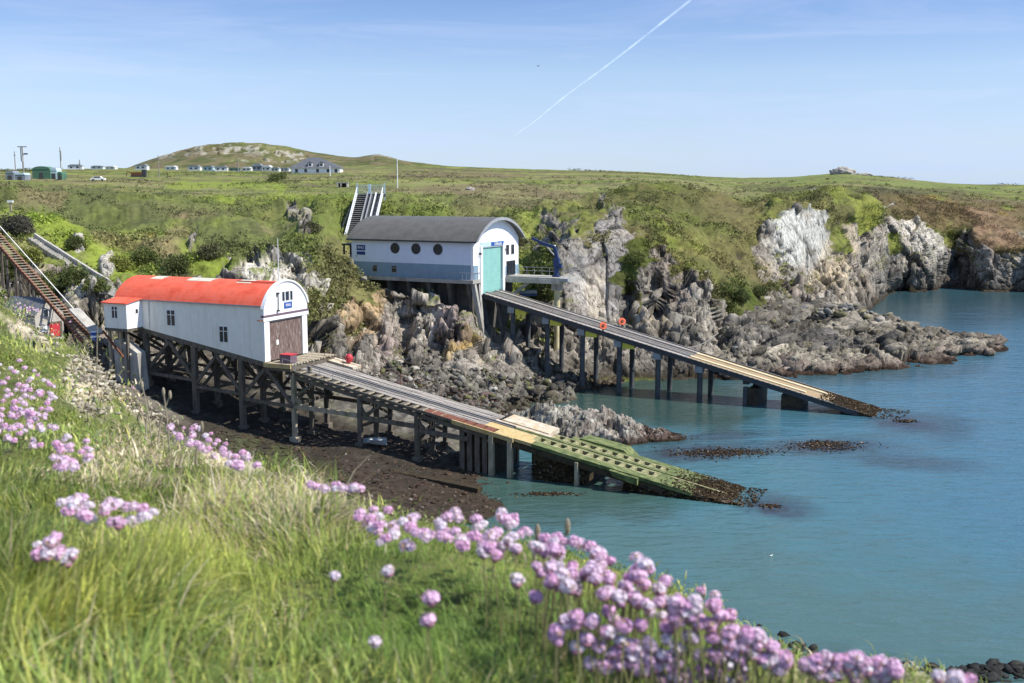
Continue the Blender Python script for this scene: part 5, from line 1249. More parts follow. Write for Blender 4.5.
# old stone steps across the gorse bank
pp = [hit(*a) for a in [(30,240),(42,248),(56,257),(70,266),(82,274),(93,281),(103,287),(112,291)]]
m = MB(); m2 = MB()
for a, b in zip(pp[:-1], pp[1:]):
    d_ = b-a; n = max(2, int(d_.length/.55)); sd_ = Vector((d_.y, -d_.x, 0)).normalized()
    for k in range(n):
        p = a.lerp(b, k/n); q = a.lerp(b, (k+1)/n); zt = max(p.z, q.z)+.35
        m.add([(p-sd_*.5)[:2]+(zt-1.2,), (q-sd_*.5)[:2]+(zt-1.2,), (q+sd_*.5)[:2]+(zt-1.2,), (p+sd_*.5)[:2]+(zt-1.2,), (p-sd_*.5)[:2]+(zt,), (q-sd_*.5)[:2]+(zt,), (q+sd_*.5)[:2]+(zt,), (p+sd_*.5)[:2]+(zt,)],
              [(0,3,2,1),(4,5,6,7),(0,1,5,4),(1,2,6,5),(2,3,7,6),(3,0,4,7)])
    m2.bar(a-sd_*.68+Vector((0, 0, .5)), b-sd_*.68+Vector((0, 0, .5)), .3, .8)
sp_ = m.build('stone_steps', M['concrete']); tag(sp_, 'pale stone steps climbing the gorse bank behind the old boathouse', 'steps')
m2.build('side_wall', M['stone_wall'], sp_)
# ================================================================== islet and loose rock
KI = {
505:[Z(-1.5,116),S(432,-.3),S(428,.4),S(424,.8),Z(.5,124),Z(-1,128)],
522:[Z(-1.5,112),S(440,.0),S(430,1.2),S(418,2.0),Z(1.2,124),Z(-1,129)],
545:[Z(-1.5,110),S(443,.0),S(430,1.7),S(411,3.0),Z(1.5,125),Z(-1,130)],
565:[Z(-1.5,109),S(446,.0),S(433,1.4),S(415,2.6),Z(1.5,124),Z(-1,130)],
600:[Z(-1.5,108.5),S(447,.0),S(436,1.2),S(418,2.2),Z(1.2,123),Z(-1,128)],
625:[Z(-1.5,109),S(446,.0),S(437,1.0),S(425,1.6),Z(.8,120),Z(-1,125)],
650:[Z(-1.5,110),S(443,.0),S(438,.5),S(431,.9),Z(.3,118),Z(-1,122)],
680:[Z(-1.5,111),S(441,.0),S(439,.2),S(436,.3),Z(0,116),Z(-1,119)],
696:[Z(-1.5,112),S(440,-.5),S(439,-.4),S(438,-.4),Z(-.6,115),Z(-1,118)]}
xs5 = np.arange(505, 697, .7); D5, Z5 = interp_knots(KI, xs5, 4); D5, Z5, L5 = rows_of(D5, Z5, [6, 24, 34, 24, 8])
f5 = world_of(xs5, D5, Z5).reshape(-1, 3); x5 = np.repeat(xs5[:, None], len(L5), 1).reshape(-1); l5 = np.repeat(L5[None], len(xs5), 0).reshape(-1)
q5 = strat(f5, .5)
u0, v0 = facet(q5*np.array([.45, .5, .6]), 41, 1.8, True); u1, v1 = facet(q5*np.array([1.2, 1.2, 1.5]), 42, 1.7, True); u2, v2 = facet(q5*3.6, 43)
f5 = f5 + np.array([0, -.3, 1.0])*((u0*1.0+u1*.35+u2*.1-(1-sstep(0, .2, v0))*.25)*sstep(.6, 1.4, l5)*(1-.6*sstep(640, 680, x5)))[:, None]
mc = fbm(f5*.9, 4, 121)*.5+.5; md = fbm(f5*2.5, 4, 122)*.5+.5
c5 = mix((.15,.14,.12), (.30,.29,.25), sstep(.4, .62, mc))*(1+.5*u1[:, None]); c5 = mix(c5, (.26,.215,.19), sstep(545, 600, x5)*.7*sstep(.4, .6, md))
c5 = mix(c5, (.075,.048,.038), (1-sstep(.5, 1.1, f5[:, 2]+(md-.5)*1.3))*.9); c5 = mix(c5, (.03,.022,.014), (1-sstep(.15, .4, f5[:, 2]+(md-.5)*.4))*.9)
o = np_mesh('rock', f5, grid_quads(len(xs5), len(L5)), M['terrain'], col=c5); tag(o, 'low jagged grey rock islet in the water between the two slipways', 'rock')

def beach_hit(x, y):
    """first point of the beach or the point on the sight line"""
    o = Vector((0, 0, H)); d = (at(x, y, 100)-o).normalized(); t = 70/d.y
    for _ in range(260):
        p = o+d*t
        if p.z <= beach_z(p.x, p.y) or p.z < -1: return p
        t += .5
    return None
def fn_p(rg, k):
    x = rg.uniform(215, 525); yc = 436+(x-215)*.20; y = yc+rg.uniform(-14, 44)
    p = beach_hit(x, y)
    if p is None or p.z < -.3: return None
    s = rg.uniform(.07, .2) if rg.random() < .9 else rg.uniform(.2, .45)
    return (p.x, p.y, p.z+s*.05), s
def pcols(rg, p): return [(.060,.040,.028), (.035,.026,.019), (.095,.068,.05), (.055,.06,.025), (.17,.15,.125)][rg.choice(5, p=[.38,.28,.16,.12,.06])]
REG = [((470,380,120,26,4), .40), ((590,378,110,12,-2), .25), ((400,368,70,22,5), .2), ((470,405,60,14,10), .15)]
def fn_b(rg, k):
    b, _ = REG[rg.choice(4, p=[.4,.25,.2,.15])]
    a = rg.uniform(0, 6.28); r = rg.random()**.5; x = b[0]+b[2]*r*math.cos(a); y = b[1]+b[3]*r*math.sin(a)
    p = beach_hit(x, y)
    if p is None or p.z < -.4 or ground(p.x, p.y) > p.z+1.2: return None
    s = rg.uniform(.12, .34) if rg.random() < .86 else rg.uniform(.35, .85)
    return (p.x, p.y, p.z+s*.1), s
def bcols(rg, p):
    if p[2] < .7: return [(.035,.028,.02), (.06,.04,.025), (.10,.085,.06)][rg.integers(3)]
    return [(.07,.063,.054), (.13,.12,.10), (.21,.195,.165), (.13,.13,.06), (.12,.085,.075), (.32,.30,.26)][rg.choice(6, p=[.30,.28,.15,.14,.09,.04])]
o = rubble('boulders', 4200, fn_b, 'fine_ground', .2, .6, .7, 15, bcols); tag(o, 'grey and weed-stained boulders spread over the beach between the slipways', 'boulders', kind='stuff')
o = rubble('seaweed', 5200, fn_p, 'fine_ground', .1, .3, .5, 25, pcols); tag(o, 'brown weed and small stones covering the shelf beside the old slipway', 'seaweed', kind='stuff')
def fn_r(rg, k):
    x = rg.normal(845, 32); y = rg.normal(302, 10)
    h_ = hit(x, y, BV_P)
    if h_ is None: return None
    s = rg.uniform(.3, .8) if rg.random() < .8 else rg.uniform(.8, 1.5)
    return (h_.x, h_.y, h_.z+s*.15), s
def rcols(rg, p): return [(.14,.13,.12), (.22,.205,.18), (.30,.28,.24), (.17,.155,.09), (.10,.10,.10)][rg.integers(5)]
o = rubble('boulders', 330, fn_r, 'fine_ground', .2, .6, .6, 16, rcols); tag(o, 'tumbled dark boulders on the rocky point under the far white cliff', 'boulders', kind='stuff')
def fn_n(rg, k):
    c = [(775,652,34,14),(800,668,40,14),(930,680,70,16),(990,672,40,10)][rg.integers(4)]
    p = onz(rg.normal(c[0], c[2]*.6), rg.normal(c[1], c[3]*.5), 0)
    return (p.x, p.y, rg.uniform(-.25, .05)), rg.uniform(.2, .6)
o = rubble('boulders', 420, fn_n, 'fine_ground', .2, .6, .6, 17, lambda rg, p: (.03,.03,.028)); tag(o, 'dark weedy rocks awash at the foot of the flower slope', 'boulders', kind='stuff')
def fn_w(rg, k):
    c = [(712,453,30,4.0,-3),(745,452,28,3,0),(824,446,30,3.6,0),(822,443,16,2,0),(668,437,18,2.2,3),(905,421,10,1.5,0),(548,494,22,1.5,5),(770,506,8,1.5,6)][rg.choice(8, p=[.24,.14,.2,.08,.12,.05,.12,.05])]
    p = onz(rg.normal(c[0], c[2]*.62), rg.normal(c[1], c[3]*.62), 0)
    return (p.x, p.y, rg.uniform(-.03, .04)), rg.uniform(.06, .17)
def wc(rg, p): return [(.035,.022,.013), (.06,.034,.018), (.018,.014,.01), (.10,.075,.04), (.24,.20,.16)][rg.choice(5, p=[.38,.25,.22,.1,.05])]
o = rubble('seaweed', 3000, fn_w, 'fine_ground', .1, .2, .5, 18, wc); tag(o, 'brown seaweed breaking the surface over the submerged reef', 'seaweed', kind='stuff')

# ================================================================== leaf clumps of gorse, bracken and rough grass
def clumps(pts, cols, size, n, rg, up=.5):
    """n little leaf-sized faces round every point"""
    m_ = len(pts); P_ = np.repeat(pts, n, 0); S_ = np.repeat(size, n)
    off = rg.normal(0, .45, (m_*n, 3))*S_[:, None]*np.array([1, 1, .6]); off[:, 2] = np.abs(off[:, 2])*1.1
    c = P_+off; u = rg.normal(0, 1, (m_*n, 3)); u /= np.linalg.norm(u, axis=1)[:, None]
    v = rg.normal(0, 1, (m_*n, 3)); v[:, 2] += up; v -= (v*u).sum(1)[:, None]*u; v /= np.linalg.norm(v, axis=1)[:, None]
    s = S_*rg.uniform(.16, .34, m_*n)
    V = np.stack([c-u*s[:, None]*.6, c+u*s[:, None]*.6, c+v*s[:, None]*1.5], 1).reshape(-1, 3)
    C_ = np.repeat(np.repeat(cols, n, 0)*rg.uniform(.6, 1.45, (m_*n, 1)), 3, 0)
    return V, np.arange(len(V)).reshape(-1, 3), np.clip(C_, 0, 1)
rg = np.random.default_rng(5)
rkf = rk2; vf = veg; prob = (1-rkf)*(terrain_ly > 1.3)*(flat[:, 2] > 3)*(terrain_ly < 6.6)*(px > -60)*(px < 1090)
lat = fbm(flat*np.array([.22, .16, .22]), 3, 141)*.5+.5
prob = prob*(.05+1.3*sstep(.46, .58, lat))*(1-.75*sstep(5.8, 6.2, terrain_ly))
prob = prob/prob.sum(); pick = rg.choice(len(flat), 20000, p=prob)
pp_ = (terrain_ly > 5.9)*(terrain_ly < 7.5)*(px > -40)*(px < 1070)*np.clip(np.abs(np.gradient(PY, axis=1)).reshape(-1), 0, 1)*sstep(.45, .62, fbm(flat*np.array([.03, .05, .1]), 3, 143)*.5+.5)
pk2 = rg.choice(len(flat), 2600, p=pp_/pp_.sum()); d2_ = flat[pk2, 1]
V2, Q2, C2_ = clumps(flat[pk2], mix((.085,.095,.035), (.14,.11,.06), rg.random(2600))*rg.uniform(.7, 1.3, (2600, 1)), np.clip(d2_/300, .5, 1.3)*rg.uniform(.35, 1.0, 2600), 9, rg, .1)
o = np_mesh('undergrowth', V2, Q2, M['leaf'], col=C2_); tag(o, 'low dark tufts of heather and gorse scattered over the fields up to the skyline', 'undergrowth', kind='stuff')
pts = flat[pick]+rg.normal(0, .15, (len(pick), 3))*np.array([1, 1, .3]); sz = rg.uniform(.3, 1.15, len(pick))*(.8+.5*sstep(.45, .65, lat[pick]))
V, Q, C_ = clumps(pts, vf[pick]*rg.uniform(.9, 1.7, (len(pick), 1)), sz*.85, 7, rg)
o = np_mesh('undergrowth', V, Q, M['leaf'], col=C_); tag(o, 'gorse, bracken and rough grass covering the banks above the cliffs', 'undergrowth', kind='stuff')
def bush(x, y, r, c, lab, d=None, h=1.0, seedv=0, name='bush', grp='bushes round the old boathouse'):
    rg = np.random.default_rng(seedv+100); p = hit(x, y) if d is None else at(x, y, d)
    if p is None: return
    n = int(260*r*r**.3); a = rg.uniform(0, 6.28, n); e = np.arccos(rg.uniform(-.1, 1, n)); rr_ = r*rg.uniform(.65, 1.0, n)*(1+.22*np.sin(a*3+seedv)+.15*np.sin(a*5+e*4))
    q = np.stack([rr_*np.sin(e)*np.cos(a), rr_*np.sin(e)*np.sin(a), rr_*np.cos(e)*h], 1)
    V, Q, C_ = clumps(q, np.array(c)*rg.uniform(.65, 1.4, (n, 1)), np.full(n, .42+.06*r), 8, rg)
    o = np_mesh(name, V, Q, M['leaf'], col=C_); o.location = p; tag(o, lab, 'bush', grp)
    core = MB()
    for k in range(5):
        aa = k*1.25; core.tube((0, 0, -.8), (math.cos(aa)*r*.5, math.sin(aa)*r*.5, r*h*.6), .07, .03, n=5)
    core.build('stem', M['old_timber'], o)
GD = (.085,.105,.032); GM = (.13,.155,.045); GY = (.20,.215,.05); GO = (.12,.12,.055)
for i, b in enumerate([
 (52,292,3.6,GM,'large round olive bush directly behind the stone store'),(74,285,3.0,GD,'dark green bush above the pale rock, right of the large round bush'),
 (97,291,2.2,GM,'small bush at the lower end of the stone steps'),(30,262,2.6,GY,'yellow-green bush beneath the upper haulage track'),
 (18,232,3.4,(.10,.095,.07),'grey-brown bush beside the top of the haulage track'),(8,275,3.2,GD,'dark bush behind the posts of the haulage track'),
 (75,247,2.0,GD,'small dark bush above the upper end of the stone steps'),(118,270,2.6,GY,'bright green bush above the rear end of the red roof'),
 (145,262,2.8,GM,'mid green bush on the bank over the middle of the red roof'),(210,258,2.8,GO,'olive bush on the bank left of the pale crag'),
 (180,270,2.2,GD,'dark bush just above the red roof skylights'),(312,232,2.2,GO,'olive bush on the knoll edge left of the stair tower'),
 (740,300,2.6,GD,'dark bush hanging on the cliff above the dark cleft'),(722,292,2.2,GM,'green bush left of the dark hanging cliff bush'),(758,295,2.0,GD,'small dark bush at the right end of the cliff-edge scrub'),
 (634,262,2.2,GM,'ivy-green bush on the grassy gully beside the grey slab'),(629,280,1.6,GD,'small dark bush low in the gully beside the grey slab'),
 (515,245,2.4,GO,'olive bush in the hollow right of the station roof'),(555,270,1.6,GM,'green bush on the rock behind the blue crane')]):
    bush(b[0], b[1], b[2]*.62, b[3], b[4], seedv=i)

# ================================================================== things on the plateau
def place(x, y):
    p = hit(x, y)
    return p if p is not None and p.y < 760 else at(x, y, 560)
hp = place(315, 173); s_ = hp.y/420
hs = empty('house', hp, 0, 'large white house with a dark hipped slate roof and two dormers on the skyline', 'house')
wd = 52*hp.y/1100; hh_ = 15.5*hp.y/1100; a_ = wd/2
MB().box(-a_*.9, a_*.95, 0, 9, -1, hh_*.33).build('wall', M['white_paint'], hs)
m = MB(); e = hh_*.33
m.add([(-a_,-.6,e),(a_,-.6,e),(a_,9.6,e),(-a_,9.6,e),(-a_*.28,4.5,hh_),(a_*.12,4.5,hh_)], [(0,1,5,4),(1,2,5),(2,3,4,5),(3,0,4),(0,3,2,1)])
rf = m.build('roof', M['slate'], hs)
for dx in (-.18, .25):
    f = MB().box(a_*dx-.9, a_*dx+.9, -.1, 3.0, e+.3, e+2.2).build('dormer', M['white_paint'], hs)
    MB().prism([(a_*dx-1.2, e+2.2), (a_*dx+1.2, e+2.2), (a_*dx, e+2.9)], 1, -.3, 3.4).build('dormer_roof', M['slate'], f); MB().box(a_*dx-.55, a_*dx+.55, -.14, -.1, e+.8, e+1.9).build('pane', M['dark_glass'], f)
for dx in (-.7, -.35, .1, .5, .8): MB().box(a_*dx-.6, a_*dx+.6, -.05, .02, .3, e-.5).build('window', M['dark_glass'], hs)
def caravan(x0, x1, yb, hpx, lab, roofm='caravan_grey', wallm='caravan_white'):
    p = place((x0+x1)/2, yb); k = p.y/1100; w_ = (x1-x0)*k*.5; h = hpx*k
    c = empty('caravan', p, random.uniform(-.12, .12), lab, 'caravan', 'static caravans along the plateau')
    MB().box(-w_, w_, 0, 3.2, -.4, h*.72).build('body', M[wallm], c)
    MB().prism([(-w_-.15, h*.70), (w_+.15, h*.70), (w_*.6, h), (-w_*.6, h)], 1, -.2, 3.4).build('roof', M[roofm], c)
    for dx in (-.5, .35): MB().box(w_*dx-.5, w_*dx+.5, -.05, .01, h*.28, h*.58).build('window', M['dark_glass'], c)
caravan(68,82,169.5,5.0,'white caravan with dark gabled roof, first of the caravans right of the green shed')
caravan(91,103,169.3,3.6,'low white caravan with green-grey roof, second right of the green shed')
caravan(105,115,169.3,3.2,'pale low caravan at the foot of the rocky hill left slope', 'caravan_white')
caravan(135,147,169.8,5.4,'white caravan with dark roof at the left foot of the rocky hill')
caravan(165,176,170,4.2,'small pale caravan standing alone below the hill slope', 'caravan_white')
caravan(188,200,170.5,5,'caravan with dark roof, left end of the row below the crag')
caravan(203,213,171,5,'pale grey caravan, second in the row below the crag', 'caravan_grey', 'pale_blue')
caravan(215,227,171.2,5.2,'white fronted caravan with dark roof, third in the row below the crag')
caravan(229,240,171.2,3.6,'low dull green caravan, fourth in the row below the crag', 'green_shed', 'caravan_grey')
caravan(242,251,171,4,'cream caravan beside the blue-grey one below the crag', 'caravan_white')
caravan(252,262,171,7,'taller blue-grey caravan below the right end of the crag', 'caravan_grey', 'caravan_grey')
caravan(261,271,171,5.5,'white caravan with sloping end right of the taller blue-grey one', 'caravan_white')
caravan(271,279,171.5,4,'dark roofed caravan next to last before the large white house')
caravan(280,289,171.5,3.6,'white caravan touching the left end of the large house', 'caravan_grey')
def shed(x0, x1, yb, hpx, mt, lab, rmt, cat='shed', arch=False):
    p = place((x0+x1)/2, yb); k = p.y/1100; w_ = (x1-x0)*k*.5; h = hpx*k
    c = empty('shed', p, .08, lab, cat)
    MB().box(-w_, w_, 0, 5, -.6, h*.75).build('wall', M[mt], c)
    m = MB(); pr = [(-w_, h*.75), (w_, h*.75)] + ([(w_*math.cos(t), h*.75+h*.25*math.sin(t)) for t in np.linspace(.2, PI-.2, 9)] if arch else [(w_*.7, h), (-w_*.7, h)])
    m.prism(pr, 1, -.1, 5.1).build('roof', M[rmt], c)
    MB().box(-.6, .6, -.06, .01, 0, h*.5).build('door', M['dark_steel'], c)
shed(33,50,179,12.5,'green_shed','dark green shed with curved roof on the left skyline','green_shed',arch=True)
shed(50.5,57,179,11,'pale_blue','pale blue end bay between the green shed and its right lean-to','pale_blue')
shed(57.5,62,180,8,'green_shed','small green lean-to at the right end of the sheds','green_shed')
shed(6,14,180,9,'caravan_grey','blue-grey container at the far left of the plateau','caravan_grey','container')
shed(15,25,180,7,'caravan_grey','low grey shed right of the blue-grey container','pale_blue')
p = place(97.5, 181); c = empty('parked_car', p, .1, 'white car parked alone in the field on the left plateau', 'car'); k = p.y/1100
MB().prism([(-2.2,.35),(2.2,.35),(2.2,.85),(1.4,.95),(.9,1.45),(-1.1,1.45),(-1.7,.95),(-2.2,.9)], 1, 0, 1.7).build('body', M['white_paint'], c)
MB().prism([(.95,1.0),(.7,1.38),(-.9,1.38),(-1.4,1.0)], 1, -.02, 1.72).build('window', M['dark_glass'], c)
for x in (-1.4, 1.4): MB().tube((x, -.03, .33), (x, .2, .33), .33, n=14).build('wheel', M['dark_steel'], c)
p = place(139, 177); c = empty('digger', p, 0, 'small red digger with dark cab standing in the field below the hill', 'digger')
MB().box(-3, 1, 0, 1.6, .5, 1.7).build('body', M['rust'], c); MB().box(1, 2.5, .2, 1.5, .6, 2.7).build('cab', M['dark_steel'], c)
MB().box(-3.1, 2.6, -.1, .4, 0, .6).build('track', M['dark_steel'], c); MB().bar((-3, .8, 1.6), (-4.6, .8, 2.0), .25, .3).bar((-4.6, .8, 2.0), (-4.9, .8, .4), .22, .25).build('arm', M['rust'], c)
p = place(342, 187.5); k = p.y/1100; c = empty('stone_shelter', p, 0, 'flat-roofed open stone shelter left of the stair tower top', 'shelter')
MB().box(-5.5*k, 6*k, 0, 2.5, 4.2*k, 5.2*k).build('roof', M['concrete'], c)
for a in (-5, -1.8, 4.2): MB().box(a*k, (a+1.4)*k, 0, 2.3, -.5, 4.2*k).build('pillar', M['stone_wall'], c)
MB().box(-5*k, 5.6*k, 2.2, 2.6, -.5, 4.2*k).build('rear_wall', M['old_timber'], c)
# poles
p = place(24, 179); k = p.y/1100
c = empty('utility_pole', p, 0, 'wooden power pole with crossarm and transformer on the left skyline', 'pole')
MB().tube((0, 0, -1), (0, 0, 32*k), .9*k, .7*k, n=8).tube((-1.6*k, 0, 18*k), (-1.6*k, 0, 32*k), .4*k, n=6).build('pole', M['pole_wood'], c)
MB().box(-4.6*k, 4.6*k, -.1, .15, 31*k, 31.9*k).build('crossarm', M['pole_wood'], c)
MB().box(1.2*k, 5*k, -.2, .2, 23.8*k, 25.2*k).build('switch_arm', M['dark_steel'], c); MB().tube((.2*k, -.6, 17*k), (.2*k, -.6, 22*k), 1.2*k, n=10).build('transformer', M['grey_steel'], c)
for x, yb, yt, lab, mt in [(61.5,178,148,'slim mast with small aerials right of the green sheds','pole_wood'),(16,178,152,'thin plain pole at the far left of the plateau','pole_wood'),
                       (80,170,160,'short thin pole behind the first caravan','pole_wood'),(159,177,156,'thin pale pole below the left end of the hill','pole_wood'),
                       (238,172,158,'short pale pole in front of the crag','pole_wood'),(397.5,188,159,'tall white pole right of the stair tower','white_steel'),(330,176,166,'small pole at the right end of the large house','white_steel')]:
    p = place(x, yb); k = p.y/1100; c = empty('pole', p, 0, lab, 'pole', 'poles standing on the plateau')
    MB().tube((0, 0, -1), (0, 0, (yb-yt)*k), .55*k, .4*k, n=8).build('shaft', M[mt], c)
    MB().box(-.9*k, .9*k, -.1, .1, (yb-yt-4)*k, (yb-yt-3.3)*k).build('bracket', M['grey_steel'], c)
    if x == 61.5: MB().tube((.7*k, 0, 17*k), (.7*k, 0, 26*k), .5*k, n=6).build('aerial', M['grey_steel'], c)
pq = hit(11, 213); c = empty('fence_post', pq, 0, 'white topped marker post on the dark gorse bank at far left', 'post')
MB().box(-.12, .12, -.12, .12, -.5, 1.5).build('shaft', M['post_timber'], c); MB().box(-.4, .4, -.15, .15, 1.5, 1.8).build('board', M['white_paint'], c)
# rock outcrops and hedge banks on the skyline
def outcrop(x, y, rx, h, lab, seedv, sharp=1.0):
    p = place(x, y); k = p.y/1100; bm = bmesh.new(); bmesh.ops.create_icosphere(bm, subdivisions=4, radius=1)
    v = np.array([q.co[:] for q in bm.verts]); f = np.array([[q.index for q in g.verts] for g in bm.faces]); bm.free()
    a, b = facet(v*2.2+seedv, seedv); c, d = facet(v*5+seedv, seedv+3)
    v = v*(1+.38*a*sharp+.14*c)[:, None]*np.array([rx*k, rx*k*.6, h*k]); o = np_mesh('rock', v, f, M['outcrop']); o.location = p; tag(o, lab, 'rock', 'rock outcrops on the land'); return o
outcrop(843,173,12,5.5,'craggy pale rock outcrop breaking the right skyline',1)
outcrop(862,175,9,2.0,'low rounded rock knob just right of the skyline outcrop',2)
outcrop(470,190,4.5,3,'lone small boulder in the meadow above the station roof',3)
outcrop(27,262,4,7,'pale upright rock under the haulage track',4); outcrop(80,249,4,5,'pale round rock above the stone steps',5); outcrop(107,268,4.5,5,'pale leaning rock between steps and red roof',6)
def hedge(x0, y0, x1, y1, h, lab, c=GD, n=26):
    rg = np.random.default_rng(int(x0)); P_ = []; S_ = []
    for k in range(n*6):
        t = rg.random(); q = hit(x0+(x1-x0)*t, y0+(y1-y0)*t+1.2)
        if q is None or q.y > 700: continue
        kk = q.y/1100
        P_.append([q.x+rg.normal(0, .4), q.y+rg.normal(0, 1), q.z+rg.uniform(0, h*kk)]); S_.append(h*kk*.8)
    V, Q, C_ = clumps(np.array(P_), np.array(c)*rg.uniform(.7, 1.3, (len(P_), 1)), np.array(S_), 9, rg); o = np_mesh('hedge', V, Q, M['leaf'], col=C_); tag(o, lab, 'hedge')
hedge(598,189,652,193,2.2,'dark hedge bank crossing the middle of the plateau'); hedge(560,168.5,700,176.5,1.6,'long low hedge along the middle skyline', n=50)
hedge(870,176,1020,184.5,1.6,'low hedge along the right-hand skyline', n=50); hedge(340,176,480,177,1.6,'thin hedge line behind the stair tower', n=40); hedge(130,172,300,173,1.5,'hedge below the row of caravans', n=50)
hedge(232,184,300,181,2.0,'short hedge in the left meadow below the caravans', n=30); hedge(270,181,284,178,5,'dark thicket at the left of the large house lawn', n=20); hedge(0,171,60,170,2.5,'hedge behind the green sheds', n=30)

# ================================================================== near slope
def brow(rows):
    out = {}
    for x, ys, zb, zm in rows: out[x] = ys + [Z(zm[0], zm[1]), Z(zb[0], zb[1])]
    return out
def fgk(x, yb, db, mids, mid=(14, 40), base=(3, 76)):
    h = db*(yb-186)/1100
    pts = [(1150, .58), (683, 1.18)] + mids + [(yb, db), Z(H-h-.35, db+.55), Z(H-h-2.2-db*.3, db+3.2), Z(*mid), Z(*base)]
    return pts
KF = {
-260: fgk(-260,250,16,[(560,1.9),(400,4.5),(300,9)],(20,40),(10,80)),
0:  fgk(0,301,10.5,[(560,1.75),(420,3.4),(345,6.2)],(15,40),(5,76)),
22: fgk(22,323,9.5,[(560,1.75),(430,3.2),(355,6.0)],(15,40)),
60: fgk(60,342,8.6,[(560,1.75),(440,3.1),(372,5.8)]),
78: fgk(78,353,8.0,[(560,1.75),(440,3.1),(384,5.4)]),
100:fgk(100,382,6.8,[(560,1.75),(455,3.0),(400,4.9)]),
130:fgk(130,412,5.6,[(560,1.75),(470,2.9),(430,4.1)]),
160:fgk(160,436,4.6,[(570,1.7),(490,2.6),(452,3.5)]),
200:fgk(200,446,4.0,[(575,1.65),(505,2.4),(468,3.1)]),
260:fgk(260,471,3.4,[(585,1.6),(525,2.1),(492,2.7)],(12,40)),
320:fgk(320,497,2.7,[(600,1.5),(550,1.8),(518,2.2)],(12,38)),
400:fgk(400,518,2.3,[(610,1.45),(568,1.65),(538,1.95)],(10,36),(1,74)),
480:fgk(480,528,2.1,[(620,1.38),(580,1.58),(550,1.82)],(9,34),(-2,70)),
540:fgk(540,545,2.05,[(630,1.36),(590,1.58),(565,1.8)],(8,34),(-4,68)),
600:fgk(600,566,2.05,[(640,1.33),(610,1.55),(585,1.8)],(7,32),(-4,66)),
660:fgk(660,588,2.1,[(655,1.30),(625,1.55),(605,1.8)],(6,32),(-4,66)),
740:fgk(740,632,2.2,[(665,1.5),(650,1.72),(640,1.95)],(5,32),(-3,66)),
780:fgk(780,664,2.2,[(680,1.6),(675,1.8),(669,2.0)],(5,32),(-2,66)),
830:fgk(830,678,2.25,[(681,1.65),(680,1.85),(679,2.05)],(5,32),(-2,66)),
900:fgk(900,680,2.3,[(682.5,1.7),(682,1.9),(681,2.1)],(5,30),(-2,65)),
940:fgk(940,692,2.2,[(720,1.5),(708,1.7),(699,1.95)],(5,30),(-3,64)),
1024:fgk(1024,722,2.1,[(780,1.35),(755,1.6),(735,1.85)],(4,30),(-3,62)),
1300:fgk(1300,800,2.0,[(900,1.2),(860,1.45),(830,1.7)],(2,30),(-4,60)),
}
for x in KF:                       # keep the second layer below the third
    a = KF[x]
    if a[1][0] != 'z' and a[2][0] > 683: KF[x][1] = (a[2][0]+60, .98)
xf = np.arange(-260, 1300, 2.0); DF, ZF = interp_knots(KF, xf, 5); DF, ZF, LF = rows_of(DF, ZF, [14, 60, 60, 60, 40, 14, 20, 40, 40], 6)
PF = world_of(xf, DF, ZF); ff = PF.reshape(-1, 3); dF = DF.reshape(-1)
lf = np.repeat(LF[None], len(xf), 0).reshape(-1)
amp_ = np.clip(dF*.035, .02, 1.4)
ff[:, 2] += fbm(ff*np.array([1.6, 1.6, 1.6])/np.clip(dF/3, 1, 8)[:, None]**.0, 4, 151)*.05*np.clip(dF/2.5, 1, 2.5)*(lf < 6) + fbm(ff*.25, 4, 152)*1.6*sstep(6, 7.5, lf)
fx_, fy_ = proj(ff[:, 0], ff[:, 1], ff[:, 2])
wf = fbm(np.stack([fx_/26, fy_/20, fx_*0], 1), 4, 153); g1 = fbm(ff*4, 4, 154)*.5+.5; g2 = fbm(ff*22, 3, 155)*.5+.5
cfg = mix((.09,.11,.03), (.17,.19,.05), sstep(.35, .65, g1)); cfg = mix(cfg, (.16,.13,.07), sstep(.55, .75, g2)*.6)
stony = np.clip(blob(fx_, fy_, 88, 385, 34, 22, 60, wob=wf*.8)+blob(fx_, fy_, 20, 330, 34, 7, 35, wob=wf*.8)+blob(fx_, fy_, 200, 445, 80, 9, 28, wob=wf*.8)+blob(fx_, fy_, 140, 412, 26, 10, 50, wob=wf*.8), 0, 1)
cfg = mix(cfg, np.array((.50,.43,.31))*(.45+.9*g2[:, None]), stony*.95*sstep(.25, .45, g2))
ff[:, 2] += stony*(facet(ff*3.5, 51)[0])*.07
dry = blob(fx_, fy_, 255, 515, 90, 34, 8, wob=wf*.6); cfg = mix(cfg, (.22,.17,.09), dry*.6)
cl = sstep(5.6, 7, lf); cfg = mix(cfg, (.13,.12,.085), cl*.8)
o = np_mesh('ground', ff, grid_quads(len(xf), len(LF)), M['fine_ground'], col=cfg); tag(o, kind='structure')
FP = ff.reshape(len(xf), len(LF), 3); ncf, nrf = len(xf), len(LF)
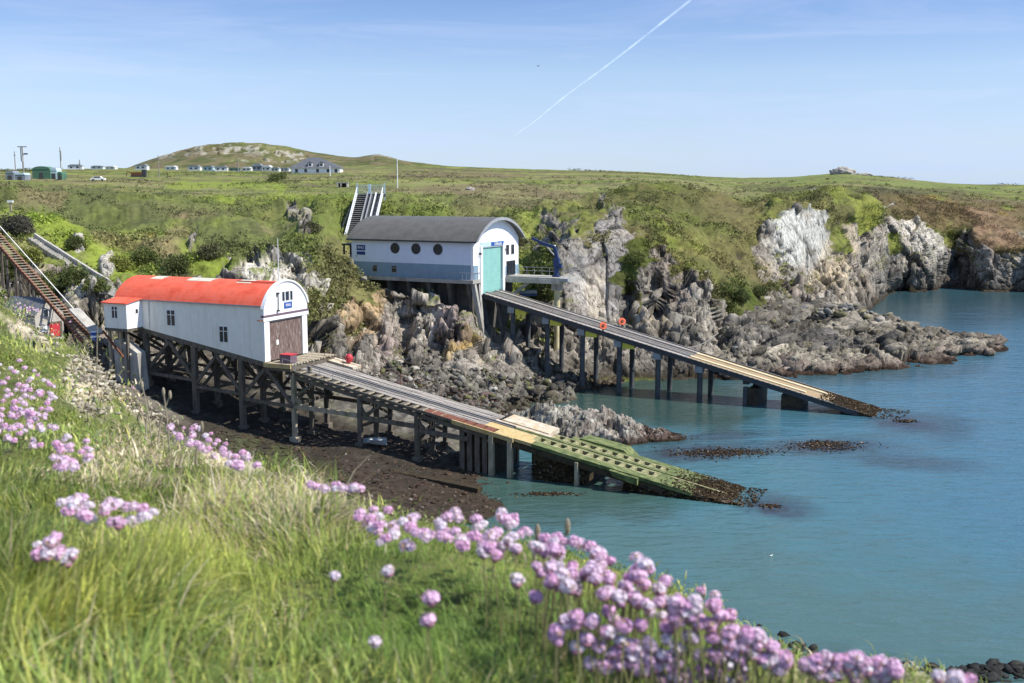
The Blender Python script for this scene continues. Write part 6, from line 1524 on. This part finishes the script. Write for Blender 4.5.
# (centre x, y, spread x, y, rotation, count, label)
BL = [
(24,388,32,24,35,30,'pink thrift flower in the dense drift at the far left, higher half'),
(22,428,32,20,10,26,'pink thrift flower in the dense drift at the far left, lower half'),
(27,308,14,4,12,10,'small distant thrift flower on the brow in front of the stone store'),
(72,452,17,20,30,16,'thrift flower in the small group under the far-left drift'),
(105,510,46,13,4,18,'thrift flower in the row across the grass at lower left'),
(55,548,22,14,10,7,'scattered thrift flower in the long grass at lower left'),
(215,447,50,12,24,30,'thrift flower in the band along the brow below the old boathouse'),
(335,487,24,5,5,6,'thrift flower in the sparse group on the brow left of the centre drift'),
(400,528,50,19,5,20,'thrift flower in the left part of the centre drift'),
(485,532,46,22,10,24,'thrift flower in the right part of the centre drift'),
(568,562,38,26,14,26,'thrift flower where the centre drift meets the right-hand brow'),
(638,592,48,29,32,28,'thrift flower on the upper right-hand brow against the sea'),
(708,626,46,28,40,26,'thrift flower on the lower right-hand brow against the sea'),
(615,640,62,28,10,26,'thrift flower in the loose group inside the right-hand brow'),
(690,668,56,16,5,18,'thrift flower at the bottom edge right of centre'),
(768,652,26,12,35,10,'thrift flower on the narrow stretch of brow above the bottom right corner'),
(850,668,50,11,4,28,'thrift flower in the clump at the bottom right corner'),
(958,682,28,6,5,6,'thrift flower at the extreme bottom right'),
]
def blades(base, az, lean, length, width, cols, bend=1.0, segs=3):
    n = len(base); t = np.linspace(0, 1, segs+1)
    dirh = np.stack([np.cos(az), np.sin(az), az*0], 1); side = np.stack([-np.sin(az), np.cos(az), az*0], 1)
    V = np.zeros((n, segs+1, 2, 3))
    for i, tt in enumerate(t):
        ang = lean*(.25+bend*tt); # leaning outwards with height
        c = base + dirh*(length*tt*np.sin(ang))[:, None] + np.array([0, 0, 1])*(length*tt*np.cos(ang))[:, None]
        w_ = (width*(1-tt**1.6)*.5+.00008)[:, None]; V[:, i, 0] = c-side*w_; V[:, i, 1] = c+side*w_
    idx_ = np.arange(n)[:, None]*(segs+1)*2; Q = []
    for i in range(segs): Q.append(np.concatenate([idx_+2*i, idx_+2*i+1, idx_+2*i+3, idx_+2*i+2], 1))
    C_ = np.repeat(cols, (segs+1)*2, 0)
    return V.reshape(-1, 3), np.concatenate(Q), C_
rg = np.random.default_rng(77)
PXg = fx_.reshape(ncf, nrf); PYg = fy_.reshape(ncf, nrf); DFg = FP[:, :, 1]
vis = (PXg > -140) & (PXg < 1150) & (PYg < 820) & (np.arange(nrf)[None] < 14+60*3+40+14+6)
cellA = np.ones_like(PXg); cellA[1:-1, 1:-1] = np.abs((PXg[2:, 1:-1]-PXg[:-2, 1:-1])*(PYg[1:-1, 2:]-PYg[1:-1, :-2]))
wgt = (vis*np.clip(cellA, .2, 30)).reshape(-1)
gap = fbm(ff*3.2, 3, 165)*.5+.5
wgt = wgt*(1-.72*stony)*(.12+1.0*sstep(.36, .50, gap))*(1+1.2*(fy_ < 560))
wgt = wgt*(1+.8*blob(fx_, fy_, 440, 610, 160, 80, 8))+.45*wgt.mean()*blob(fx_, fy_, 420, 580, 170, 60, 5)*vis.reshape(-1)*np.clip(cellA, .2, 30).reshape(-1)/max(1e-6, np.mean(vis*np.clip(cellA, .2, 30))); wgt /= wgt.sum(); NB = 150000
pk = rg.choice(len(ff), NB, p=wgt); bp_ = ff[pk]+rg.normal(0, 1, (NB, 3))*np.array([.012, .02, 0])*np.clip(DF.reshape(-1)[pk], 1, 8)[:, None]
bx_, by_, bd_ = fx_[pk], fy_[pk], dF[pk]
wz = wf[pk]
cush = np.clip(blob(bx_, by_, 260, 590, 60, 26, 0, wob=wz*.4)*.7+blob(bx_, by_, 440, 620, 150, 70, 8, wob=wz*.4)+blob(bx_, by_, 620, 660, 110, 40, 15, wob=wz*.4), 0, 1)
pt_ = fbm(np.stack([bx_/38, by_/22, bx_*0], 1), 3, 171); straw = np.clip(.9*sstep(.02, .22, pt_)*blob(bx_, by_, 190, 500, 170, 62, 12)+.75*sstep(.1, .35, pt_)*(bx_ < 360)*(by_ < 560)+.35*sstep(.2, .5, pt_)+blob(bx_, by_, 262, 520, 85, 32, 8, wob=wz*.6)+.5*blob(bx_, by_, 110, 400, 60, 40, 40, wob=wz)+.5*(bd_ > 4.5)*(wz > .05)+.6*blob(bx_, by_, 850, 690, 80, 20, 0), 0, 1)
tuft = fbm(bp_*np.array([7, 7, 7]), 3, 161)*.5+.5; swirl = fbm(bp_*2.2, 3, 162)*7
isS0 = blob(bx_, by_, 262, 520, 85, 32, 8, wob=wz*.6)
lng = .74*rg.uniform(.04, .10, NB)*(.55+.9*tuft)*(1-.42*cush)*(1+1.0*isS0*(bx_ < 360)*(by_ > 440))*(1+.9*sstep(300, 120, bx_)*sstep(520, 620, by_))*(1-.25*(bd_ > 3.2))
turf = np.clip(sum(blob(bx_, by_-np.where(bd_ > 3, 8, 22), b[0], b[1], b[2]*1.25, b[3]*1.9, b[4], soft=.5) for b in BL), 0, 1)
lng = lng*(1-.6*turf*(1-.6*cush))*(1-.4*sstep(40, 0, np.abs(np.interp(bx_, sorted(KF), [KF[k][5][0] for k in sorted(KF)])-by_))*(bx_ > 300))
wdt = rg.uniform(.0014, .0040, NB)*(1+1.1*(rg.random(NB) < .35)*sstep(260, 80, bx_)*sstep(540, 640, by_))*(1-.45*cush)*np.clip(bd_/1.8, 1, 3.2)
pal = np.array([(.24,.33,.08), (.35,.43,.10), (.52,.52,.14), (.68,.58,.34), (.17,.26,.075)])
ch = np.array([rg.choice(5, p=[.34,.28,.17,.06,.15]) for _ in range(NB)])
cols = pal[ch]; cols = mix(cols, (.15,.26,.048), cush*.8); cols = mix(cols, (.50,.50,.12), sstep(.05, .4, -pt_)*.3*(1-cush)); isS = rg.random(NB) < straw*.8*(1-cush*.8); cols[isS] = np.array([(.60,.51,.31), (.44,.35,.20), (.68,.60,.42)])[rg.integers(0, 3, isS.sum())]
yel = blob(bx_, by_, 40, 650, 60, 40, 0)+.6*blob(bx_, by_, 200, 590, 120, 50, 0, wob=wz); cols = mix(cols, (.60,.58,.11), np.clip(yel, 0, 1)*.55*(~isS))
cols = cols*rg.uniform(.35, 1.45, (NB, 1))*(.7+.6*np.clip(tuft, 0, 1))[:, None]
lean = rg.uniform(.15, 1.35, NB)+isS*rg.uniform(.2, .7, NB)
V, Q, C_ = blades(bp_-np.array([0, 0, .01]), swirl+rg.normal(0, .9, NB), lean, lng, wdt, cols, 1.0)
o = np_mesh('grass', V, Q, M['blade'], col=C_); tag(o, 'fresh green grass and straw covering the near slope', 'grass', kind='stuff')
okS = np.where((stony > .45) & (lf < 4.9) & (fx_ > 30) & (fx_ < 150))[0]
def fn_st(rg, k):
    i = okS[rg.integers(len(okS))]; s = rg.uniform(.008, .022)*np.clip(dF[i]/5, .7, 1.4)
    return (ff[i, 0]+rg.normal(0, .03), ff[i, 1]+rg.normal(0, .06), ff[i, 2]+s*.2), s
o = rubble('stones', 900, fn_st, 'fine_ground', .02, .05, .6, 61, lambda rg, p: [(.42,.37,.28), (.32,.28,.21), (.50,.45,.36), (.22,.20,.15)][rg.integers(4)]); tag(o, 'pale broken stones in the bare patches of the near slope', 'stones', kind='stuff')
# tall bleached stalks standing on the brow
m_n = 0
for i, (x, y, hpx, ln) in enumerate([(152,398,70,-.1),(158,405,60,.25),(170,418,72,-.05),(146,415,45,.1),(98,470,80,.05),(196,430,40,.2),(560,545,50,.15),(515,520,42,-.2),(535,522,36,.1),(700,600,30,.1)]):
    j = int((x-xf[0])/2); r_ = 14+60*3-6; b = Vector(FP[j, r_]); L_ = hpx*b.y/1100
    mm = MB(); a = b; 
    for k in range(4):
        c = b+Vector((L_*ln*(k+1)/4*((k+1)/4), 0, L_*(k+1)/4)); mm.tube(a, c, .0035-.0006*k, n=5); a = c
    mm.sphere(a, .007, 6, 5, (.7, .7, 2.2)); o = mm.build('dry_stalk', M['cream_strip'] if False else M['post_timber']); tag(o, 'bleached dry stalk standing up from the brow of the near slope', 'stalk', 'dry stalks along the brow')

# ================================================================== thrift
def head_mesh(seedv, r=.0080):
    rg = np.random.default_rng(seedv); V = []; Q = []; C_ = []; n = 30
    base = np.array([(.93,.62,.82), (.95,.72,.87), (.88,.52,.76), (.96,.82,.91)][seedv % 4])
    for k in range(n):
        e = math.acos(1-1.25*(k+.5)/n); a = k*2.39996; d = np.array([math.sin(e)*math.cos(a), math.sin(e)*math.sin(a), math.cos(e)*.75]); d += rg.normal(0, .14, 3); d /= np.linalg.norm(d)
        u = np.cross(d, [0.3, .2, 1]); u /= np.linalg.norm(u)+1e-6; w_ = np.cross(d, u); c = d*r*rg.uniform(.75, 1.15); tw = rg.uniform(0, 1.2)
        cc = (base if rg.random() > .1 else np.array((.45,.30,.22)))*rg.uniform(.72, 1.08)
        for p in range(5):
            a1 = tw+p*1.2566; t1 = u*math.cos(a1)+w_*math.sin(a1); t2 = -u*math.sin(a1)+w_*math.cos(a1); s = .0036
            b = len(V); V += [c, c+t1*s*.6+t2*s*.45+d*s*.25, c+t1*s*1.15+d*s*.35, c+t1*s*.6-t2*s*.45+d*s*.25]; Q.append((b, b+1, b+2, b+3)); C_ += [cc*.75, cc, cc*1.08, cc]
    me_o = np_mesh('flower_head', np.array(V), np.array(Q), M['petal'], col=np.clip(np.array(C_), 0, .95)); me = me_o.data; bpy.data.objects.remove(me_o); return me
def core_mesh():
    o = MB().sphere((0, 0, -.001),   .0056, 9, 6, (1, 1, .85)).tube((0, 0, -.011), (0, 0, -.004), .003, .0085, n=8).build('calyx', M['calyx'], smooth=True); me = o.data; bpy.data.objects.remove(o); return me
M['calyx'] = mat('calyx', (.30,.13,.20), (.38,.20,.24), 40, .8, bump=.1)
M['stalk'] = mat('stalk', (.16,.17,.06), (.24,.20,.09), 20, .7, bump=.1)
HEADS = [head_mesh(k) for k in range(8)]; CORE = core_mesh()
def stem_mesh(L_, bx_, by_):
    m = MB(); a = Vector((0, 0, 0)); n = 4
    for k in range(n):
        t = (k+1)/n; c = Vector((bx_*t*t, by_*t*t, L_*t)); m.tube(a, c, .0009, n=5, cap=False); a = c
    me = bpy.data.meshes.new('stem'); me.from_pydata(m.v, [], m.f); me.materials.append(M['stalk']); return me
SG = [(335,576),(388,571),(431,598),(428,620),(375,642),(536,597),(517,580),(133,388),(70,322)]
rg = random.Random(5); spots = []
for cx_, cy_, sx2, sy2, rot, n, lab in BL:
    a = math.radians(rot)
    for _ in range(int(n*1.8)):
        r = rg.random()**.5*1.05; t = rg.uniform(0, 2*PI); u = sx2*r*math.cos(t); v = sy2*r*math.sin(t)
        spots.append((cx_+u*math.cos(a)-v*math.sin(a), cy_+u*math.sin(a)+v*math.cos(a), lab))
for x, y in SG: spots.append((x, y, 'lone thrift flower standing apart in the green cushion' if y > 560 else 'lone thrift flower standing on the left brow'))
found = []
for i, (x, y, lab) in enumerate(spots):
    j = min(max(int((x-xf[0])/2), 0), ncf-1); want = rg.uniform(.075, .13); best = None
    for r_ in range(14, 14+60*3+40):
        d = FP[j, r_, 1]; hgt = zat(y, d)-FP[j, r_, 2]
        if hgt < 0: continue
        if best is None or abs(hgt-want) < best[0]: best = (abs(hgt-want), d, hgt)
    if best is None: miss = globals().get('miss', 0)+1; globals()['miss'] = miss
    if best and best[2] < .34: found.append((best[1], x, y, lab, min(max(best[2], .03), .32)))
print('FLOWERS', len(spots), len(found), globals().get('miss'))
found.sort(key=lambda q: q[0])
rest = MB(); restV = []; restQ = []; restC = []; ro_ = 0
for i, (d, x, y, lab, hgt) in enumerate(found):
    hd = at(x, y, d); bx_, by_ = rg.uniform(-.02, .02), rg.uniform(-.01, .03); k = rg.uniform(.66, 1.02)
    if i < 300:
        root = empty('thrift_flower', hd-Vector((bx_, by_, hgt)), 0, lab, 'flower', 'sea thrift flowers on the near slope'); root.empty_display_size = .01
        s = bpy.data.objects.new('stem', stem_mesh(hgt+.02, bx_, by_)); COL.objects.link(s); s.parent = root; s.location = (0, 0, -.02)
        h = bpy.data.objects.new('flower_head', HEADS[rg.randrange(8)]); COL.objects.link(h); h.parent = root; h.location = (bx_, by_, hgt)
        h.scale = (k, k, k*rg.uniform(.8, 1)); h.rotation_euler = (rg.uniform(-.4, .4), rg.uniform(-.4, .4), rg.uniform(0, 6))
        c = bpy.data.objects.new('calyx', CORE); COL.objects.link(c); c.parent = h
    else:
        me = HEADS[rg.randrange(8)]; n_ = len(me.vertices); vv = np.zeros(n_*3, dtype=np.float32); me.vertices.foreach_get('co', vv); vv = vv.reshape(-1, 3)*k*1.05+np.array(hd)
        cc = np.zeros(n_*4, dtype=np.float32); me.color_attributes['Col'].data.foreach_get('color', cc); restC.append(cc.reshape(-1, 4)[:, :3])
        qq = np.arange(n_).reshape(-1, 4)+ro_; ro_ += n_; restV.append(vv); restQ.append(qq)
if restV:
    o = np_mesh('thrift_flowers', np.concatenate(restV), np.concatenate(restQ), M['petal'], col=np.concatenate(restC)); tag(o, 'farthest pink thrift heads scattered along the left brow', 'flowers', kind='stuff')

# ================================================================== sky things and birds
m = bpy.data.materials.new('vapour'); m.use_nodes = True; nt = m.node_tree; b = nt.nodes['Principled BSDF']; b.inputs['Base Color'].default_value = (.9, .9, .9, 1); b.inputs['Roughness'].default_value = 1
tcv = nt.nodes.new('ShaderNodeTexCoord'); nz = node(nt, 'ShaderNodeTexNoise', Scale=.0016, Detail=5); nt.links.new(tcv.outputs['Object'], nz.inputs['Vector'])
mr = node(nt, 'ShaderNodeMapRange'); mr.inputs[1].default_value = .3; mr.inputs[2].default_value = .7; mr.inputs[3].default_value = .004; mr.inputs[4].default_value = .038
nt.links.new(nz.outputs['Fac'], mr.inputs[0]); tr_ = nt.nodes.new('ShaderNodeBsdfTransparent'); df_ = nt.nodes.new('ShaderNodeBsdfTranslucent'); df_.inputs[0].default_value = (.95, .95, .95, 1); ds_ = nt.nodes.new('ShaderNodeBsdfDiffuse'); ds_.inputs[0].default_value = (.95, .95, .95, 1)
ad_ = nt.nodes.new('ShaderNodeAddShader'); nt.links.new(df_.outputs[0], ad_.inputs[0]); nt.links.new(ds_.outputs[0], ad_.inputs[1])
mx_ = nt.nodes.new('ShaderNodeMixShader'); nt.links.new(mr.outputs[0], mx_.inputs[0]); nt.links.new(tr_.outputs[0], mx_.inputs[1]); nt.links.new(ad_.outputs[0], mx_.inputs[2]); nt.links.new(mx_.outputs[0], nt.nodes['Material Output'].inputs[0])
a = at(712, -16, 9000); c = at(508, 141, 28000); mm = MB()
for r_, q in ((15, 16), (9, 9), (5, 5)):
    pts = []
    for k in range(25):
        t = k/24; e = a.lerp(c, t); pts.append(e+Vector((math.sin(k*.5)*8, 0, math.sin(k*.6+1)*6*(1+t))))
    for k in range(24):
        t = k/24; mm.tube(pts[k], pts[k+1], (r_+(q-r_)*t)*(1-t**3), (r_+(q-r_)*(t+1/24))*(1-min(1, t+1/24)**3)+.3, n=8, cap=False)
o = mm.build('vapour_trail', m, smooth=True); tag(o, 'thin white vapour trail slanting across the blue sky', 'vapour trail')
def gull(p, s, lab, fly=True, mt='white_paint'):
    e = empty('gull', p, .6, lab, 'bird', None)
    m = MB().sphere((0, 0, 0), .12*s, 10, 8, (2.0, .8, .75)).sphere((.26*s, 0, .08*s), .07*s, 8, 6).tube((.32*s, 0, .08*s), (.40*s, 0, .06*s), .02*s, .005*s, n=6)
    m.add([(-.2*s, -.05*s, 0), (-.42*s, -.09*s, 0), (-.42*s, .09*s, 0), (-.2*s, .05*s, 0), (-.2*s, 0, .03*s)], [(0,1,2,3),(0,1,4),(1,2,4),(2,3,4)])
    m.build('body', M[mt], e, smooth=True)
    for sg_ in (-1, 1):
        w_ = MB()
        if fly: w_.add([(.1*s, sg_*.05*s, .03*s), (-.1*s, sg_*.05*s, .03*s), (-.06*s, sg_*.35*s, .16*s), (.1*s, sg_*.35*s, .17*s), (-.16*s, sg_*.68*s, .08*s), (.1*s, sg_*.05*s, .05*s), (.1*s, sg_*.35*s, .19*s)], [(0,1,2,3),(3,2,4),(5,6,2,1),(6,4,2)])
        else: w_.add([(.12*s, sg_*.09*s, .05*s), (-.25*s, sg_*.1*s, .03*s), (-.3*s, sg_*.03*s, .08*s), (.1*s, sg_*.03*s, .1*s)], [(0,1,2,3),(3,2,1,0)])
        w_.build('wing', M['grey_steel'], e)
gull(at(538, 66, 260), 1.0, 'distant gull flying in the sky left of the vapour trail', True, 'dark_steel')
gull(onz(771, 556, 0)+Vector((0, 0, .03)), .55, 'small gull afloat on the open water right of the old slipway', False)
